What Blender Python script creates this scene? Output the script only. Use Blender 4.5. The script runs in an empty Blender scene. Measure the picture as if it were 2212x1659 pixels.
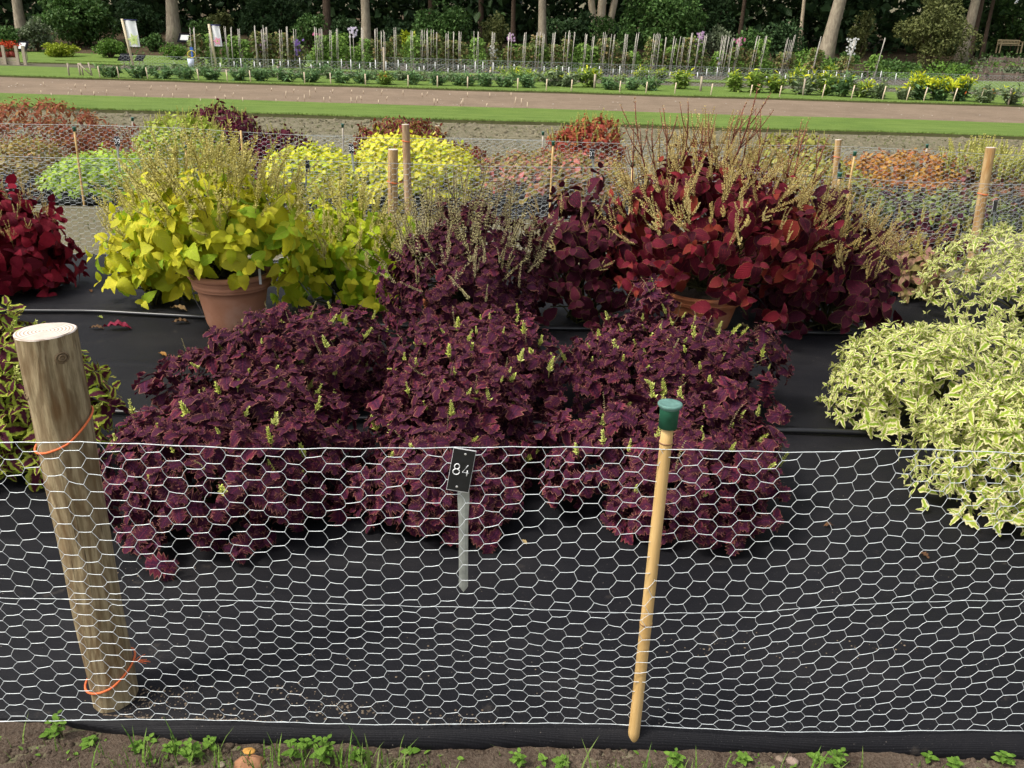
import bpy, math, random
import numpy as np
from mathutils import Vector, Matrix

random.seed(7)
RS = np.random.RandomState(11)
SC = bpy.context.scene
COL = SC.collection

# ------------------------------------------------------------------ camera
FPX, CXP, CYP = 1850.0, 1106.0, 829.5            # focal length / centre, in a 2212 x 1659 frame
PITCH, ROLL, CAMH = math.radians(21.6), math.radians(1.7), 1.6
Fv = np.array([0, math.cos(PITCH), -math.sin(PITCH)])
R0 = np.array([1.0, 0, 0]); U0 = np.array([0, math.sin(PITCH), math.cos(PITCH)])
Rc = math.cos(ROLL) * R0 + math.sin(ROLL) * U0
Uc = -math.sin(ROLL) * R0 + math.cos(ROLL) * U0
CAM = np.array([0, 0, CAMH])
cd = bpy.data.cameras.new('camera'); cam = bpy.data.objects.new('camera', cd); COL.objects.link(cam)
cd.sensor_width = 36; cd.lens = 36 * FPX / 2212; cd.clip_start = 0.05; cd.clip_end = 600
cam.matrix_world = Matrix(((Rc[0], Uc[0], -Fv[0], 0), (Rc[1], Uc[1], -Fv[1], 0), (Rc[2], Uc[2], -Fv[2], CAMH), (0, 0, 0, 1)))
SC.camera = cam

# ------------------------------------------------------------------ sky, sun, exposure
SUN_EL, SUN_AZ = math.radians(54), math.radians(-112)   # azimuth from +Y towards +X: the sun stands to the left, a little behind the camera
W = bpy.data.worlds.new('World'); SC.world = W; W.use_nodes = True
wn = W.node_tree; wn.nodes.clear()
sky = wn.nodes.new('ShaderNodeTexSky'); sky.sky_type = 'NISHITA'; sky.sun_disc = False
sky.sun_elevation = SUN_EL; sky.sun_rotation = SUN_AZ; sky.air_density = 1.0; sky.dust_density = 4.0
hs = wn.nodes.new('ShaderNodeHueSaturation'); hs.inputs['Saturation'].default_value = 0.35
bg = wn.nodes.new('ShaderNodeBackground'); bg.inputs['Strength'].default_value = 0.135
wo = wn.nodes.new('ShaderNodeOutputWorld')
wn.links.new(sky.outputs[0], hs.inputs['Color']); wn.links.new(hs.outputs[0], bg.inputs[0]); wn.links.new(bg.outputs[0], wo.inputs[0])
sl = bpy.data.lights.new('sun', 'SUN'); sl.energy = 1.9; sl.angle = math.radians(11); sl.color = (1, .95, .86)
so = bpy.data.objects.new('sun', sl); COL.objects.link(so)
sd = Vector((math.sin(SUN_AZ) * math.cos(SUN_EL), math.cos(SUN_AZ) * math.cos(SUN_EL), math.sin(SUN_EL)))
so.rotation_euler = sd.to_track_quat('Z', 'Y').to_euler(); so.location = (-20, -8, 30)
vs = SC.view_settings; vs.view_transform = 'Standard'; vs.look = 'None'; vs.gamma = 1.0; vs.exposure = 0.85
vs.use_curve_mapping = False

# ------------------------------------------------------------------ picture <-> place
def terr(Y):
    Y = np.asarray(Y, float)
    return 0.012 * np.maximum(0, Y - 20) + 0.055 * np.maximum(0, Y - 47)
def ray(px, py):
    return Fv + (px - CXP) / FPX * Rc - (py - CYP) / FPX * Uc
def G(px, py, z=0.0):                       # where the ray meets the level z
    d = ray(px, py); t = (z - CAMH) / d[2]
    return CAM + d * t
def at(px, py, Y):                          # where the ray passes the distance Y
    d = ray(px, py); return CAM + d * (Y / d[1])
def GT(px, py):                             # where the ray meets the terrain
    d = ray(px, py); lo, hi = 1.0, 140.0
    for _ in range(50):
        m = (lo + hi) / 2; p = CAM + d * (m / d[1])
        if p[2] > terr(m): lo = m
        else: hi = m
    return CAM + d * (lo / d[1])
def depth(p): return float(np.dot(np.asarray(p) - CAM, Fv))
def pxw(w, p): return w * depth(p) / FPX    # picture width -> metres at p

# ------------------------------------------------------------------ objects
def tag(o, label=None, cat=None, group=None, kind=None):
    if label: o['label'] = label
    if cat: o['category'] = cat
    if group: o['group'] = group
    if kind: o['kind'] = kind
    return o
def obj(name, me, parent=None, loc=None):
    o = bpy.data.objects.new(name, me); COL.objects.link(o)
    if parent is not None: o.parent = parent
    if loc is not None: o.location = tuple(loc)
    return o
def thing(name, loc, label, cat, group=None):
    o = bpy.data.objects.new(name, None); COL.objects.link(o); o.location = tuple(loc); o.empty_display_size = .05
    return tag(o, label, cat, group)

def np_mesh(name, V, T, mat, uv=None, rnd=None, smooth=True):
    V = np.asarray(V, np.float32); T = np.asarray(T, np.int32)
    me = bpy.data.meshes.new(name); k = T.shape[1]; m = len(T)
    me.vertices.add(len(V)); me.vertices.foreach_set('co', V.ravel())
    me.loops.add(k * m); me.loops.foreach_set('vertex_index', T.ravel())
    me.polygons.add(m); me.polygons.foreach_set('loop_start', np.arange(0, k * m, k, dtype=np.int32))
    me.polygons.foreach_set('use_smooth', np.full(m, smooth, bool))
    if uv is not None:
        l = me.uv_layers.new(name='UVMap'); l.data.foreach_set('uv', np.asarray(uv, np.float32)[T.ravel()].ravel())
    if rnd is not None:
        a = me.attributes.new('rnd', 'FLOAT', 'POINT'); a.data.foreach_set('value', np.asarray(rnd, np.float32))
    me.update(calc_edges=True); me.validate()
    if mat is not None: me.materials.append(mat)
    return me

class MB:
    """collects tubes, boxes, lathes, patches; one mesh at the end (triangles)"""
    def __init__(s): s.V = []; s.T = []; s.U = []; s.R = []; s.n = 0
    def add(s, V, T, uv=None, rnd=0.0):
        V = np.asarray(V, float); T = np.asarray(T, int)
        s.V.append(V); s.T.append(T + s.n); s.n += len(V)
        s.U.append(np.zeros((len(V), 2)) if uv is None else np.asarray(uv, float)); s.R.append(np.full(len(V), rnd))
    def tube(s, P, r, k=6, u=0.0, rnd=0.0, caps=True):
        P = np.asarray(P, float); n = len(P); r = np.broadcast_to(np.asarray(r, float), (n,))
        tan = np.gradient(P, axis=0); tan /= np.linalg.norm(tan, axis=1)[:, None] + 1e-12
        ref = np.array([0, 0, 1.0]) if abs(tan[0][2]) < .8 else np.array([0, 1.0, 0])
        A = np.cross(tan, ref); A /= np.linalg.norm(A, axis=1)[:, None] + 1e-12; B = np.cross(tan, A)
        an = np.arange(k) * 2 * math.pi / k
        V = (P[:, None] + (A[:, None] * np.cos(an)[None, :, None] + B[:, None] * np.sin(an)[None, :, None]) * r[:, None, None]).reshape(-1, 3)
        T = []
        for i in range(n - 1):
            for j in range(k):
                a, b = i * k + j, i * k + (j + 1) % k
                T += [(a, b, b + k), (a, b + k, a + k)]
        if caps:
            for j in range(1, k - 1):
                T.append((0, j + 1, j)); o = (n - 1) * k; T.append((o, o + j, o + j + 1))
        uv = np.zeros((len(V), 2)); uv[:, 0] = u; uv[:, 1] = np.repeat(np.linspace(0, 1, n), k)
        s.add(V, T, uv, rnd); return s
    def box(s, lo, hi, M=None, u=0.0, rnd=0.0):
        lo = np.array(lo, float); hi = np.array(hi, float)
        V = np.array([[(lo, hi)[i & 1][0], (lo, hi)[i >> 1 & 1][1], (lo, hi)[i >> 2 & 1][2]] for i in range(8)])
        if M is not None: V = V @ np.asarray(M)[:3, :3].T + np.asarray(M)[:3, 3]
        Q = [(0, 2, 3, 1), (4, 5, 7, 6), (0, 1, 5, 4), (2, 6, 7, 3), (0, 4, 6, 2), (1, 3, 7, 5)]
        V2 = []; T = []
        for q in Q:
            b = len(V2); V2 += [V[i] for i in q]; T += [(b, b + 1, b + 2), (b, b + 2, b + 3)]
        s.add(V2, T, np.full((24, 2), u), rnd); return s
    def hexa(s, c8):                         # 8 corners: bottom ring 0-3, top ring 4-7
        V2 = []; T = []
        for q in [(3, 2, 1, 0), (4, 5, 6, 7), (0, 1, 5, 4), (1, 2, 6, 5), (2, 3, 7, 6), (3, 0, 4, 7)]:
            b = len(V2); V2 += [c8[i] for i in q]; T += [(b, b + 1, b + 2), (b, b + 2, b + 3)]
        s.add(V2, T); return s
    def lathe(s, prof, k=32, o=(0, 0, 0), u=0.0):
        n = len(prof); an = np.arange(k) * 2 * math.pi / k; V = []
        for r, z in prof: V += [(o[0] + r * math.cos(a), o[1] + r * math.sin(a), o[2] + z) for a in an]
        T = []
        for i in range(n - 1):
            for j in range(k):
                a, b = i * k + j, i * k + (j + 1) % k
                T += [(a, b, b + k), (a, b + k, a + k)]
        uv = np.zeros((len(V), 2)); uv[:, 0] = u; uv[:, 1] = np.repeat(np.linspace(0, 1, n), k)
        s.add(V, T, uv); return s
    def mesh(s, name, mat, smooth=True):
        return np_mesh(name, np.concatenate(s.V), np.concatenate(s.T), mat, np.concatenate(s.U), np.concatenate(s.R), smooth)
    def build(s, name, mat, parent=None, loc=None, smooth=True):
        return obj(name, s.mesh(name, mat, smooth), parent, loc)

def auto_sharp(o, deg=35):
    me = o.data
    try: me.set_sharp_from_angle(angle=math.radians(deg))
    except Exception: pass
    return o

# ------------------------------------------------------------------ materials
class NT:
    def __init__(s, name):
        s.m = bpy.data.materials.new(name); s.m.use_nodes = True; s.t = s.m.node_tree; s.t.nodes.clear()
    def n(s, typ, **kw):
        x = s.t.nodes.new('ShaderNode' + typ)
        for k, v in kw.items(): setattr(x, k, v)
        return x
    def l(s, a, b): s.t.links.new(a, b)
    def val(s, sock, v):
        if hasattr(v, 'links') or hasattr(v, 'is_output'): s.l(v, sock)
        else: sock.default_value = v
    def math(s, op, a, b=0.0, clamp=False):
        x = s.n('Math', operation=op); x.use_clamp = clamp; s.val(x.inputs[0], a); s.val(x.inputs[1], b); return x.outputs[0]
    def mix(s, f, a, b, mode='MIX'):
        x = s.n('MixRGB', blend_type=mode); s.val(x.inputs[0], f); s.val(x.inputs[1], c4(a)); s.val(x.inputs[2], c4(b)); return x.outputs[0]
    def ramp(s, f, stops, interp='LINEAR'):
        x = s.n('ValToRGB'); x.color_ramp.interpolation = interp; e = x.color_ramp.elements
        while len(e) < len(stops): e.new(.5)
        for i, (p, c) in enumerate(stops): e[i].position = p; e[i].color = c4(c)
        s.l(f, x.inputs[0]); return x.outputs[0]
    def noise(s, scale, detail=3, rough=.55, vec=None, out='Fac'):
        x = s.n('TexNoise'); x.inputs['Scale'].default_value = scale; x.inputs['Detail'].default_value = detail; x.inputs['Roughness'].default_value = rough
        if vec is not None: s.l(vec, x.inputs['Vector'])
        return x.outputs[out]
    def smooth(s, v, a, b):
        x = s.n('MapRange', interpolation_type='SMOOTHSTEP'); s.l(v, x.inputs[0]); x.inputs[1].default_value = a; x.inputs[2].default_value = b; return x.outputs[0]
    def coord(s, w='Object', scale=None):
        x = s.n('TexCoord').outputs[w]
        if scale is None: return x
        mp = s.n('Mapping'); mp.inputs['Scale'].default_value = scale; s.l(x, mp.inputs[0]); return mp.outputs[0]
    def bump(s, h, strength=.4, dist=.01):
        x = s.n('Bump'); x.inputs['Strength'].default_value = strength; x.inputs['Distance'].default_value = dist; s.l(h, x.inputs['Height']); return x.outputs[0]
    def out(s, col, rough=.7, spec=.3, normal=None, metal=0.0, transl=0.0, tcol=None, sheen=0.0):
        b = s.n('BsdfPrincipled'); s.val(b.inputs['Base Color'], c4(col)); s.val(b.inputs['Roughness'], rough)
        b.inputs['Specular IOR Level'].default_value = spec; b.inputs['Metallic'].default_value = metal
        if sheen: b.inputs['Sheen Weight'].default_value = sheen; b.inputs['Sheen Roughness'].default_value = .5
        if normal is not None: s.l(normal, b.inputs['Normal'])
        o = s.n('OutputMaterial'); sh = b.outputs[0]
        if transl:
            t = s.n('BsdfTranslucent'); s.val(t.inputs[0], c4(tcol if tcol is not None else col)); mx = s.n('MixShader'); mx.inputs[0].default_value = transl
            s.l(sh, mx.inputs[1]); s.l(t.outputs[0], mx.inputs[2]); sh = mx.outputs[0]
        s.l(sh, o.inputs[0]); return s.m
def c4(c):
    if isinstance(c, (tuple, list)): return tuple(c) + ((1.0,) if len(c) == 3 else ())
    return c
def srgb(r, g, b):
    f = lambda v: ((v / 255 + .055) / 1.055) ** 2.4 if v > 10 else v / 255 / 12.92
    return (f(r), f(g), f(b))

def plain(name, col, rough=.7, spec=.3, metal=0.0, var=.12, scale=30, transl=0.0):
    N = NT(name); n = N.noise(scale, 4, .6, N.coord('Object'))
    d = tuple(c * (1 - var) for c in col); e = tuple(min(1, c * (1 + var)) for c in col)
    return N.out(N.ramp(n, [(.3, d), (.7, e)]), rough, spec, metal=metal, transl=transl)

def leafmat(name, cols, edge=None, e0=.8, e1=.95, vein=None, vamt=.45, mid=None, m1=.5, rough=.42, transl=.22, mottle=.25, spec=.15, blotch=None):
    """cols: ramp over a per-leaf random number; edge: margin colour; mid: centre patch; vein: vein colour"""
    N = NT(name)
    uv = N.n('SeparateXYZ'); N.l(N.n('UVMap').outputs[0], uv.inputs[0]); u, v = uv.outputs[0], uv.outputs[1]
    at_ = N.n('Attribute', attribute_name='rnd').outputs['Fac']
    r = N.math('FRACT', N.math('ADD', N.n('ObjectInfo').outputs['Random'], at_))
    k = len(cols); c = N.ramp(r, [((i + .5) / k if k > 1 else 0, cc) for i, cc in enumerate(cols)] if k > 1 else [(0, cols[0]), (1, cols[0])])
    geo = N.coord('Object')
    if mid is not None:
        nz = N.noise(9, 2, .5, N.n('UVMap').outputs[0])
        c = N.mix(N.smooth(N.math('ADD', u, N.math('MULTIPLY', N.math('SUBTRACT', nz, .5), .5)), m1 + .14, m1 - .14), c, mid)
    if blotch is not None:
        nb = N.noise(5, 3, .6, N.n('UVMap').outputs[0]); r2 = N.math('FRACT', N.math('MULTIPLY', r, 7.3))
        c = N.mix(N.math('MULTIPLY', N.smooth(nb, .5, .68), N.math('MULTIPLY', r2, .9)), c, blotch)
    if vein is not None:
        w = N.math('ABSOLUTE', N.math('SINE', N.math('MULTIPLY', N.math('SUBTRACT', N.math('MULTIPLY', v, 1.5), N.math('MULTIPLY', u, .55)), 15.0)))
        c = N.mix(N.math('MULTIPLY', N.math('MAXIMUM', N.smooth(w, .22, .02), N.smooth(u, .1, .02)), vamt), c, vein)
    if edge is not None:
        wob = N.math('MULTIPLY', N.math('SUBTRACT', N.noise(14, 2, .5, N.n('UVMap').outputs[0]), .5), .22)
        c = N.mix(N.smooth(N.math('ADD', u, wob), e0, e1), c, edge)
    n = N.noise(55, 3, .6, geo)
    c = N.mix(mottle, c, N.ramp(n, [(.3, (.25, .25, .25)), (.75, (1, 1, 1))]), 'MULTIPLY')
    bmp = N.bump(N.math('ADD', N.noise(90, 2, .5, geo), N.math('MULTIPLY', N.math('SINE', N.math('MULTIPLY', N.math('SUBTRACT', N.math('MULTIPLY', v, 1.5), N.math('MULTIPLY', u, .55)), 30.0)), .25)), .6, .004)
    return N.out(c, rough, spec, bmp, transl=transl)

def spikemat(name, stem, bud, bud2):
    N = NT(name); uv = N.n('SeparateXYZ'); N.l(N.n('UVMap').outputs[0], uv.inputs[0])
    r = N.math('FRACT', N.math('ADD', N.n('ObjectInfo').outputs['Random'], N.n('Attribute', attribute_name='rnd').outputs['Fac']))
    return N.out(N.mix(uv.outputs[0], stem, N.mix(r, bud, bud2)), .6, .2, transl=.2)

# ------------------------------------------------------------------ leaves
def leaf_tpl(Wd=.62, n=9, teeth=0.0, fold=.25, droop=.25, ruffle=0.0, a=.8, b=.75, sharp=1.0, twist=0.0, seed=0, cup=0.0):
    """a leaf along +Y of length 1, face up +Z; uv.x is 0 on the midrib and 1 at the margin"""
    rs = np.random.RandomState(seed); V = []; U = []
    for i in range(n):
        t = i / (n - 1); w = Wd / 2 * max(0.0, math.sin(math.pi * t ** a)) ** b * (1 - .0 * t)
        w *= (1 - t ** 6 * .3) * sharp if 0 < i < n - 1 else 1
        if 0 < i < n - 1: w *= 1 + (teeth if i % 2 else -teeth) * (1 + .4 * rs.randn() * (teeth > 0))
        w = max(w, .006)
        zc = -droop * t * t + cup * math.sin(math.pi * t); yc = t * (1 - .18 * droop * t)
        V.append((0, yc, zc)); U.append((0, t))
        for sg in (-1, 1):
            rz = ruffle * (1 if (i + (sg > 0)) % 2 else -1) * (0.5 + rs.rand()) if 0 < i < n - 1 else 0
            sw = teeth * .12 if i % 2 else -teeth * .05
            V.append((sg * w, yc + sw, zc + fold * w + rz + sg * twist * t * w)); U.append((1, t))
    T = []
    for i in range(n - 1):
        m, L, R = 3 * i, 3 * i + 1, 3 * i + 2
        T += [(L, m, m + 3), (L, m + 3, L + 3), (m, R, R + 3), (m, R + 3, m + 3)]
    return np.array(V), np.array(T), np.array(U)

def frames(D, Nn):
    """rotation matrices whose columns are side, direction, normal"""
    D = D / (np.linalg.norm(D, axis=1)[:, None] + 1e-9)
    S = np.cross(D, Nn); S /= np.linalg.norm(S, axis=1)[:, None] + 1e-9
    N2 = np.cross(S, D)
    return np.stack([S, D, N2], axis=2)

def join_leaves(tpls, which, Rm, s, P):
    VV = []; TT = []; UU = []; RR = []; off = 0
    for k, (V, T, U) in enumerate(tpls):
        ix = np.nonzero(which == k)[0]
        if len(ix) == 0: continue
        X = np.einsum('nij,vj->nvi', Rm[ix], V) * s[ix][:, None, None] + P[ix][:, None, :]
        nv = len(V); VV.append(X.reshape(-1, 3)); TT.append((T[None] + (np.arange(len(ix)) * nv)[:, None, None] + off).reshape(-1, T.shape[1]))
        UU.append(np.tile(U, (len(ix), 1))); RR.append(np.repeat(RS.rand(len(ix)), nv)); off += nv * len(ix)
    return np.concatenate(VV), np.concatenate(TT), np.concatenate(UU), np.concatenate(RR)

def unit(v): return v / (np.linalg.norm(v, axis=-1, keepdims=True) + 1e-9)

class Species:
    def __init__(s, key, mat, L, pairs=3, variants=5, eps=(25, 95), grav=.25, inter=.35, sz=(.45, 1.0), **kw):
        s.key = key; s.mat = mat; s.L = L; s.pairs = pairs; s.eps = eps; s.grav = grav; s.inter = inter; s.sz = sz
        base = dict(kw); s.tpl = []; s.low = []; nl = max(4, int(base.get('n', 9) * .62) | 1)
        for i in range(variants):
            k2 = dict(base); k2['seed'] = i + 3
            k2['droop'] = base.get('droop', .25) * (.35 + 1.7 * (i * .618 % 1)); k2['fold'] = base.get('fold', .25) * (-.3 + 1.9 * ((i * .382 + .3) % 1)); k2['twist'] = .45 * (2 * (i * .754 % 1) - 1)
            s.tpl.append(leaf_tpl(**k2)); k2['n'] = min(nl, k2.get('n', 9)); s.low.append(leaf_tpl(**k2))
        s.meshes = [np_mesh('leaf', V, T, mat, U, np.zeros(len(V))) for V, T, U in s.tpl]

def mound_points(n, phi0, rx, ry, H, z0, e, bumps, rs, back=1.0):
    """even points on a lumpy dome and their outward normals"""
    i = np.arange(n); lam = i * 2.399963 + rs.randn(n) * .12
    sp = math.sin(math.radians(phi0)) + (1 - math.sin(math.radians(phi0))) * (i + .5) / n
    phi = np.arcsin(np.clip(sp, -1, 1)) + rs.randn(n) * .05
    d = np.stack([np.cos(phi) * np.cos(lam), np.cos(phi) * np.sin(lam), np.sin(phi)], 1)
    f = np.ones(n)
    for c, amp, wd in bumps: f += amp * np.exp(-((d - c) ** 2).sum(1) / wd)
    cp = np.sign(d) * np.abs(d) ** np.array([1, 1, e])
    P = cp * np.array([rx, ry, H])[None] * f[:, None]; P[:, 2] += z0
    Nn = unit(d / np.array([rx, ry, H])[None])
    return P, Nn

def coleus(name, loc, rx, ry, H, sp, shoots, label, z0=0.0, phi0=-8, e=.85, upb=.25, spikes=0, spike=None, sl=(.06, .1), lscale=1.0,
           max_obj=300, group=None, cat='plant', seed=1, bumps=7, bamp=.12, shag=.14, jit=1.0, more_spikes=(), stems=True, spike_lean=.35, spike_phi=20, inner=.35, spike_obj=True, H_base=0.0):
    """a plant: leaves in crossed pairs on shoots over a dome, inner leaves, stems, flower spikes"""
    rs = np.random.RandomState(seed * 13 + 5); loc = np.asarray(loc, float)
    bl = [(unit(np.array([rs.randn(), rs.randn(), abs(rs.randn()) * .8])), bamp * rs.choice([-1, 1.0]) * (.5 + rs.rand()), .2 + .3 * rs.rand()) for _ in range(bumps)] + [(unit(np.array([rs.randn(), rs.randn(), abs(rs.randn()) * .8 - .15])), shag * rs.choice([-1, 1.0, 1.0]) * (.5 + .8 * rs.rand()), .03 + .05 * rs.rand()) for _ in range(bumps * 4)]
    P, Nn = mound_points(shoots, phi0, rx, ry, H, z0, e, bl, rs)
    P = (P - np.array([0, 0, z0])) * (1 + jit * (rs.randn(len(P)) * .05 + .06 * (rs.rand(len(P)) > .85)))[:, None] + np.array([0, 0, z0]); P += rs.randn(*P.shape) * .018 * lscale
    A = unit(Nn * (1 - upb) + np.array([0, 0, upb]) + rs.randn(*P.shape) * .16)
    n_in = int(shoots * inner)
    P2, N2 = mound_points(n_in, phi0 + 6, rx * .74, ry * .74, H * .76, z0, e, bl, rs)
    A2 = unit(N2 + np.array([0, 0, .2]) + rs.randn(*P2.shape) * .3)
    PP = np.concatenate([P, P2]); AA = np.concatenate([A, A2]); sc0 = np.concatenate([.75 + .5 * rs.rand(len(P)), .9 + .3 * rs.rand(len(P2))]) * sp.L * lscale
    outer = np.concatenate([np.ones(len(P)), np.zeros(len(P2))])
    rad = np.cross(AA, unit(rs.randn(*AA.shape))); rad = unit(rad); rad2 = np.cross(AA, rad)
    LP = []; LD = []; LN = []; LS = []; LO = []
    for l in range(sp.pairs):
        f = l / max(1, sp.pairs - 1); eps = math.radians(sp.eps[0] + (sp.eps[1] - sp.eps[0]) * f)
        for sg in (1, -1):
            rr = sg * (rad if l % 2 == 0 else rad2)
            ee = eps + rs.randn(len(PP)) * .16
            D = AA * np.cos(ee)[:, None] + rr * np.sin(ee)[:, None]
            D = unit(unit(D) + np.array([0, 0, -sp.grav * (.3 + f)]) * (.6 + .8 * rs.rand(len(PP)))[:, None])
            s = sc0 * (sp.sz[0] + (sp.sz[1] - sp.sz[0]) * f) * (.85 + .3 * rs.rand(len(PP)))
            LP.append(PP - AA * (f * sp.inter * sc0)[:, None]); LD.append(D); LN.append(unit(AA + np.array([0, 0, .3]) + rs.randn(*AA.shape) * .18)); LS.append(s); LO.append(outer)
    LP = np.concatenate(LP); LD = np.concatenate(LD); LN = np.concatenate(LN); LS = np.concatenate(LS); LO = np.concatenate(LO)
    # keep every leaf above the ground
    tip = LP + LD * LS[:, None]; keep = (LP[:, 2] + loc[2] > .015) & (tip[:, 2] + loc[2] > .006)
    LP, LD, LN, LS, LO = LP[keep], LD[keep], LN[keep], LS[keep], LO[keep]
    Rm = frames(LD, LN); which = rs.randint(0, len(sp.tpl), len(LP))
    root = thing(name, loc, label, cat, group)
    view = unit(CAM[None] - (loc[None] + LP)); cen = LP - np.array([0, 0, z0 + H * .3])
    facing = (unit(cen) * view).sum(1)
    score = LO * (facing + .35) * LS / LS.max() + .15 * rs.rand(len(LP))
    order = np.argsort(-score); k = min(max_obj, len(order)); first = order[:k]; rest = order[k:]; rest = rest[(facing[rest] > -.5) | (rs.rand(len(rest)) < .4)]
    for i in first:
        o = bpy.data.objects.new('leaf', sp.meshes[which[i]]); COL.objects.link(o); o.parent = root
        M = np.eye(4); M[:3, :3] = Rm[i] * LS[i]; M[:3, 3] = LP[i]; o.matrix_local = Matrix(M.tolist())
    if len(rest):
        V, T, U, R = join_leaves(sp.low, which[rest], Rm[rest], LS[rest], LP[rest])
        tag(obj('foliage', np_mesh('foliage', V, T, sp.mat, U, R), root), kind='stuff')
    if stems:
        mb = MB(); m = min(60, len(P))
        for i in rs.choice(len(P), m, replace=False):
            b = np.array([rs.randn() * .05, rs.randn() * .05, H_base]); q = P[i] * np.array([.6, .6, .75]) + np.array([0, 0, 0]); 
            mb.tube([b, (b + q) / 2 + [0, 0, .03], q * [.95, .95, .95]], [.006, .005, .003], 4)
        tag(mb.build('stems', M_STEM, root), kind='stuff')
    for (spikes, spike, sl, spike_lean, spike_phi) in ([(spikes, spike, sl, spike_lean, spike_phi)] if spikes and spike is not None else []) + list(more_spikes):
        Pk, Nk = mound_points(spikes, spike_phi, rx * .96, ry * .96, H * .98, z0, e, bl, rs)
        Ak = unit(Nk * spike_lean + np.array([0, 0, 1 - spike_lean]) + rs.randn(*Pk.shape) * .2)
        Lk = sl[0] + (sl[1] - sl[0]) * rs.rand(spikes) ** 1.3
        side = unit(np.cross(Ak, rs.randn(*Ak.shape))); Rk = np.stack([side, np.cross(Ak, side), Ak], 2)
        meshes, tpls = spike; wk = rs.randint(0, len(meshes), spikes)
        nobj = min(spikes, 300) if spike_obj else 0
        for i in range(nobj):
            o = bpy.data.objects.new('flower_spike', meshes[wk[i]]); COL.objects.link(o); o.parent = root
            M = np.eye(4); M[:3, :3] = Rk[i] * Lk[i]; M[:3, 3] = Pk[i] - Ak[i] * .02; o.matrix_local = Matrix(M.tolist())
        if nobj < spikes:
            ix = np.arange(nobj, spikes); V, T, U, R = join_leaves(tpls, wk[ix], Rk[ix], Lk[ix], Pk[ix] - Ak[ix] * .02)
            tag(obj('flower_spikes', np_mesh('flower_spikes', V, T, meshes[0].materials[0], U, R), root), kind='stuff')
    return root

def spike_tpl(mat, levels=8, per=4, bud=.16, stem_r=.018, start=.3, taper=.6, wob=.05, variants=3, bw=.5, up=.6, branch=0):
    """a flower spike of height 1: stem and whorls of buds"""
    ms = []; ts = []
    for v in range(variants):
        rs = np.random.RandomState(v + 40); mb = MB()
        ph = rs.rand() * 6; cur = lambda z: np.array([wob * math.sin(ph + z * 2.2) - wob * math.sin(ph), wob * math.cos(ph + z * 1.9) - wob * math.cos(ph), z])
        def raceme(f, z0, n, sc):
            for i in range(n):
                t = i / max(1, n - 1); z = z0 + (1 - z0) * t; c = f(z); s = sc * bud * (1 - taper * t) * (.75 + .5 * rs.rand())
                for j in range(per):
                    if rs.rand() < .12: continue
                    a = 2 * math.pi * j / per + i * .8; d = np.array([math.cos(a), math.sin(a), 0]); upv = np.array([0, 0, 1.0])
                    dd = unit(d + upv * (up + .5 * t)); sd_ = np.cross(dd, upv); sd_ = unit(sd_)
                    mb.add([c, c + dd * s * .5 + sd_ * s * bw * .5, c + dd * s, c + dd * s * .5 - sd_ * s * bw * .5, c + dd * s * .55 + np.cross(sd_, dd) * s * .22],
                           [(0, 1, 4), (1, 2, 4), (2, 3, 4), (3, 0, 4)], np.array([[1, .5]] * 5), .12 * rs.randn())
            return None
        mb.tube([cur(z) for z in np.linspace(0, .98, 5)], [stem_r, stem_r, stem_r * .9, stem_r * .75, stem_r * .4], 3)
        raceme(cur, start, levels, 1)
        for bq in range(branch):
            zb = .12 + .45 * rs.rand(); a = rs.rand() * 6.28; d = np.array([math.cos(a), math.sin(a), 0]) * (.28 + .12 * rs.rand()); b0 = cur(zb); L = .3 + .25 * rs.rand()
            f2 = (lambda b0, d, L: lambda z: b0 + d * z ** .7 * L * 1.2 + np.array([0, 0, z * L]))(b0, d, L)
            mb.tube([f2(z) for z in np.linspace(0, 1, 4)], [stem_r * .7, stem_r * .6, stem_r * .5, stem_r * .3], 3)
            raceme(f2, .25, int(levels * .6), .8)
        ms.append(mb.mesh('flower_spike', mat)); ts.append((np.concatenate(mb.V), np.concatenate(mb.T), np.concatenate(mb.U)))
    return ms, ts

M_STEM = plain('stem_green_brown', (.07, .07, .025), .7, .15)


# ================================================================== THE SETTING
Y_MAT0, Y_F1, Y_F2, Y_F3 = 1.66, 6.45, 8.65, 11.4
def soil_mat(name, a, b, c, scale=6.0, bump=.6, bd=.03, fleck=None, fl=(.66, .74)):
    N = NT(name); g = N.coord('Object')
    n1 = N.noise(scale, 6, .65, g); n2 = N.noise(scale * 9, 4, .7, g); n3 = N.noise(scale * .25, 3, .5, g)
    col = N.mix(N.smooth(n2, .35, .7), N.mix(N.smooth(n1, .35, .65), a, b), c)
    col = N.mix(.35, col, N.ramp(n3, [(.3, (.45, .45, .45)), (.7, (1, 1, 1))]), 'MULTIPLY')
    if fleck is not None: col = N.mix(N.smooth(N.noise(scale * 5, 5, .75, g), *fl), col, fleck)
    return N.out(col, .95, .1, N.bump(N.math('ADD', n1, N.math('MULTIPLY', n2, .5)), bump, bd))
M_SOIL = soil_mat('dark_garden_soil', (.06, .04, .028), (.105, .075, .054), (.15, .115, .085), 14, .9, .02)
M_FIELD = soil_mat('raked_brown_soil', (.165, .12, .08), (.205, .15, .103), (.24, .182, .13), 2.5, .5, .04, fleck=(.5, .44, .38), fl=(.74, .78))
M_WEEDY = soil_mat('crusted_weedy_soil', (.20, .165, .11), (.33, .28, .20), (.25, .225, .14), 5.0, 1.0, .09, fleck=(.10, .115, .045), fl=(.5, .62))
M_PATH = soil_mat('trodden_brown_soil', (.15, .125, .085), (.19, .16, .11), (.12, .12, .06), 3.5, .7, .03)
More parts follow.
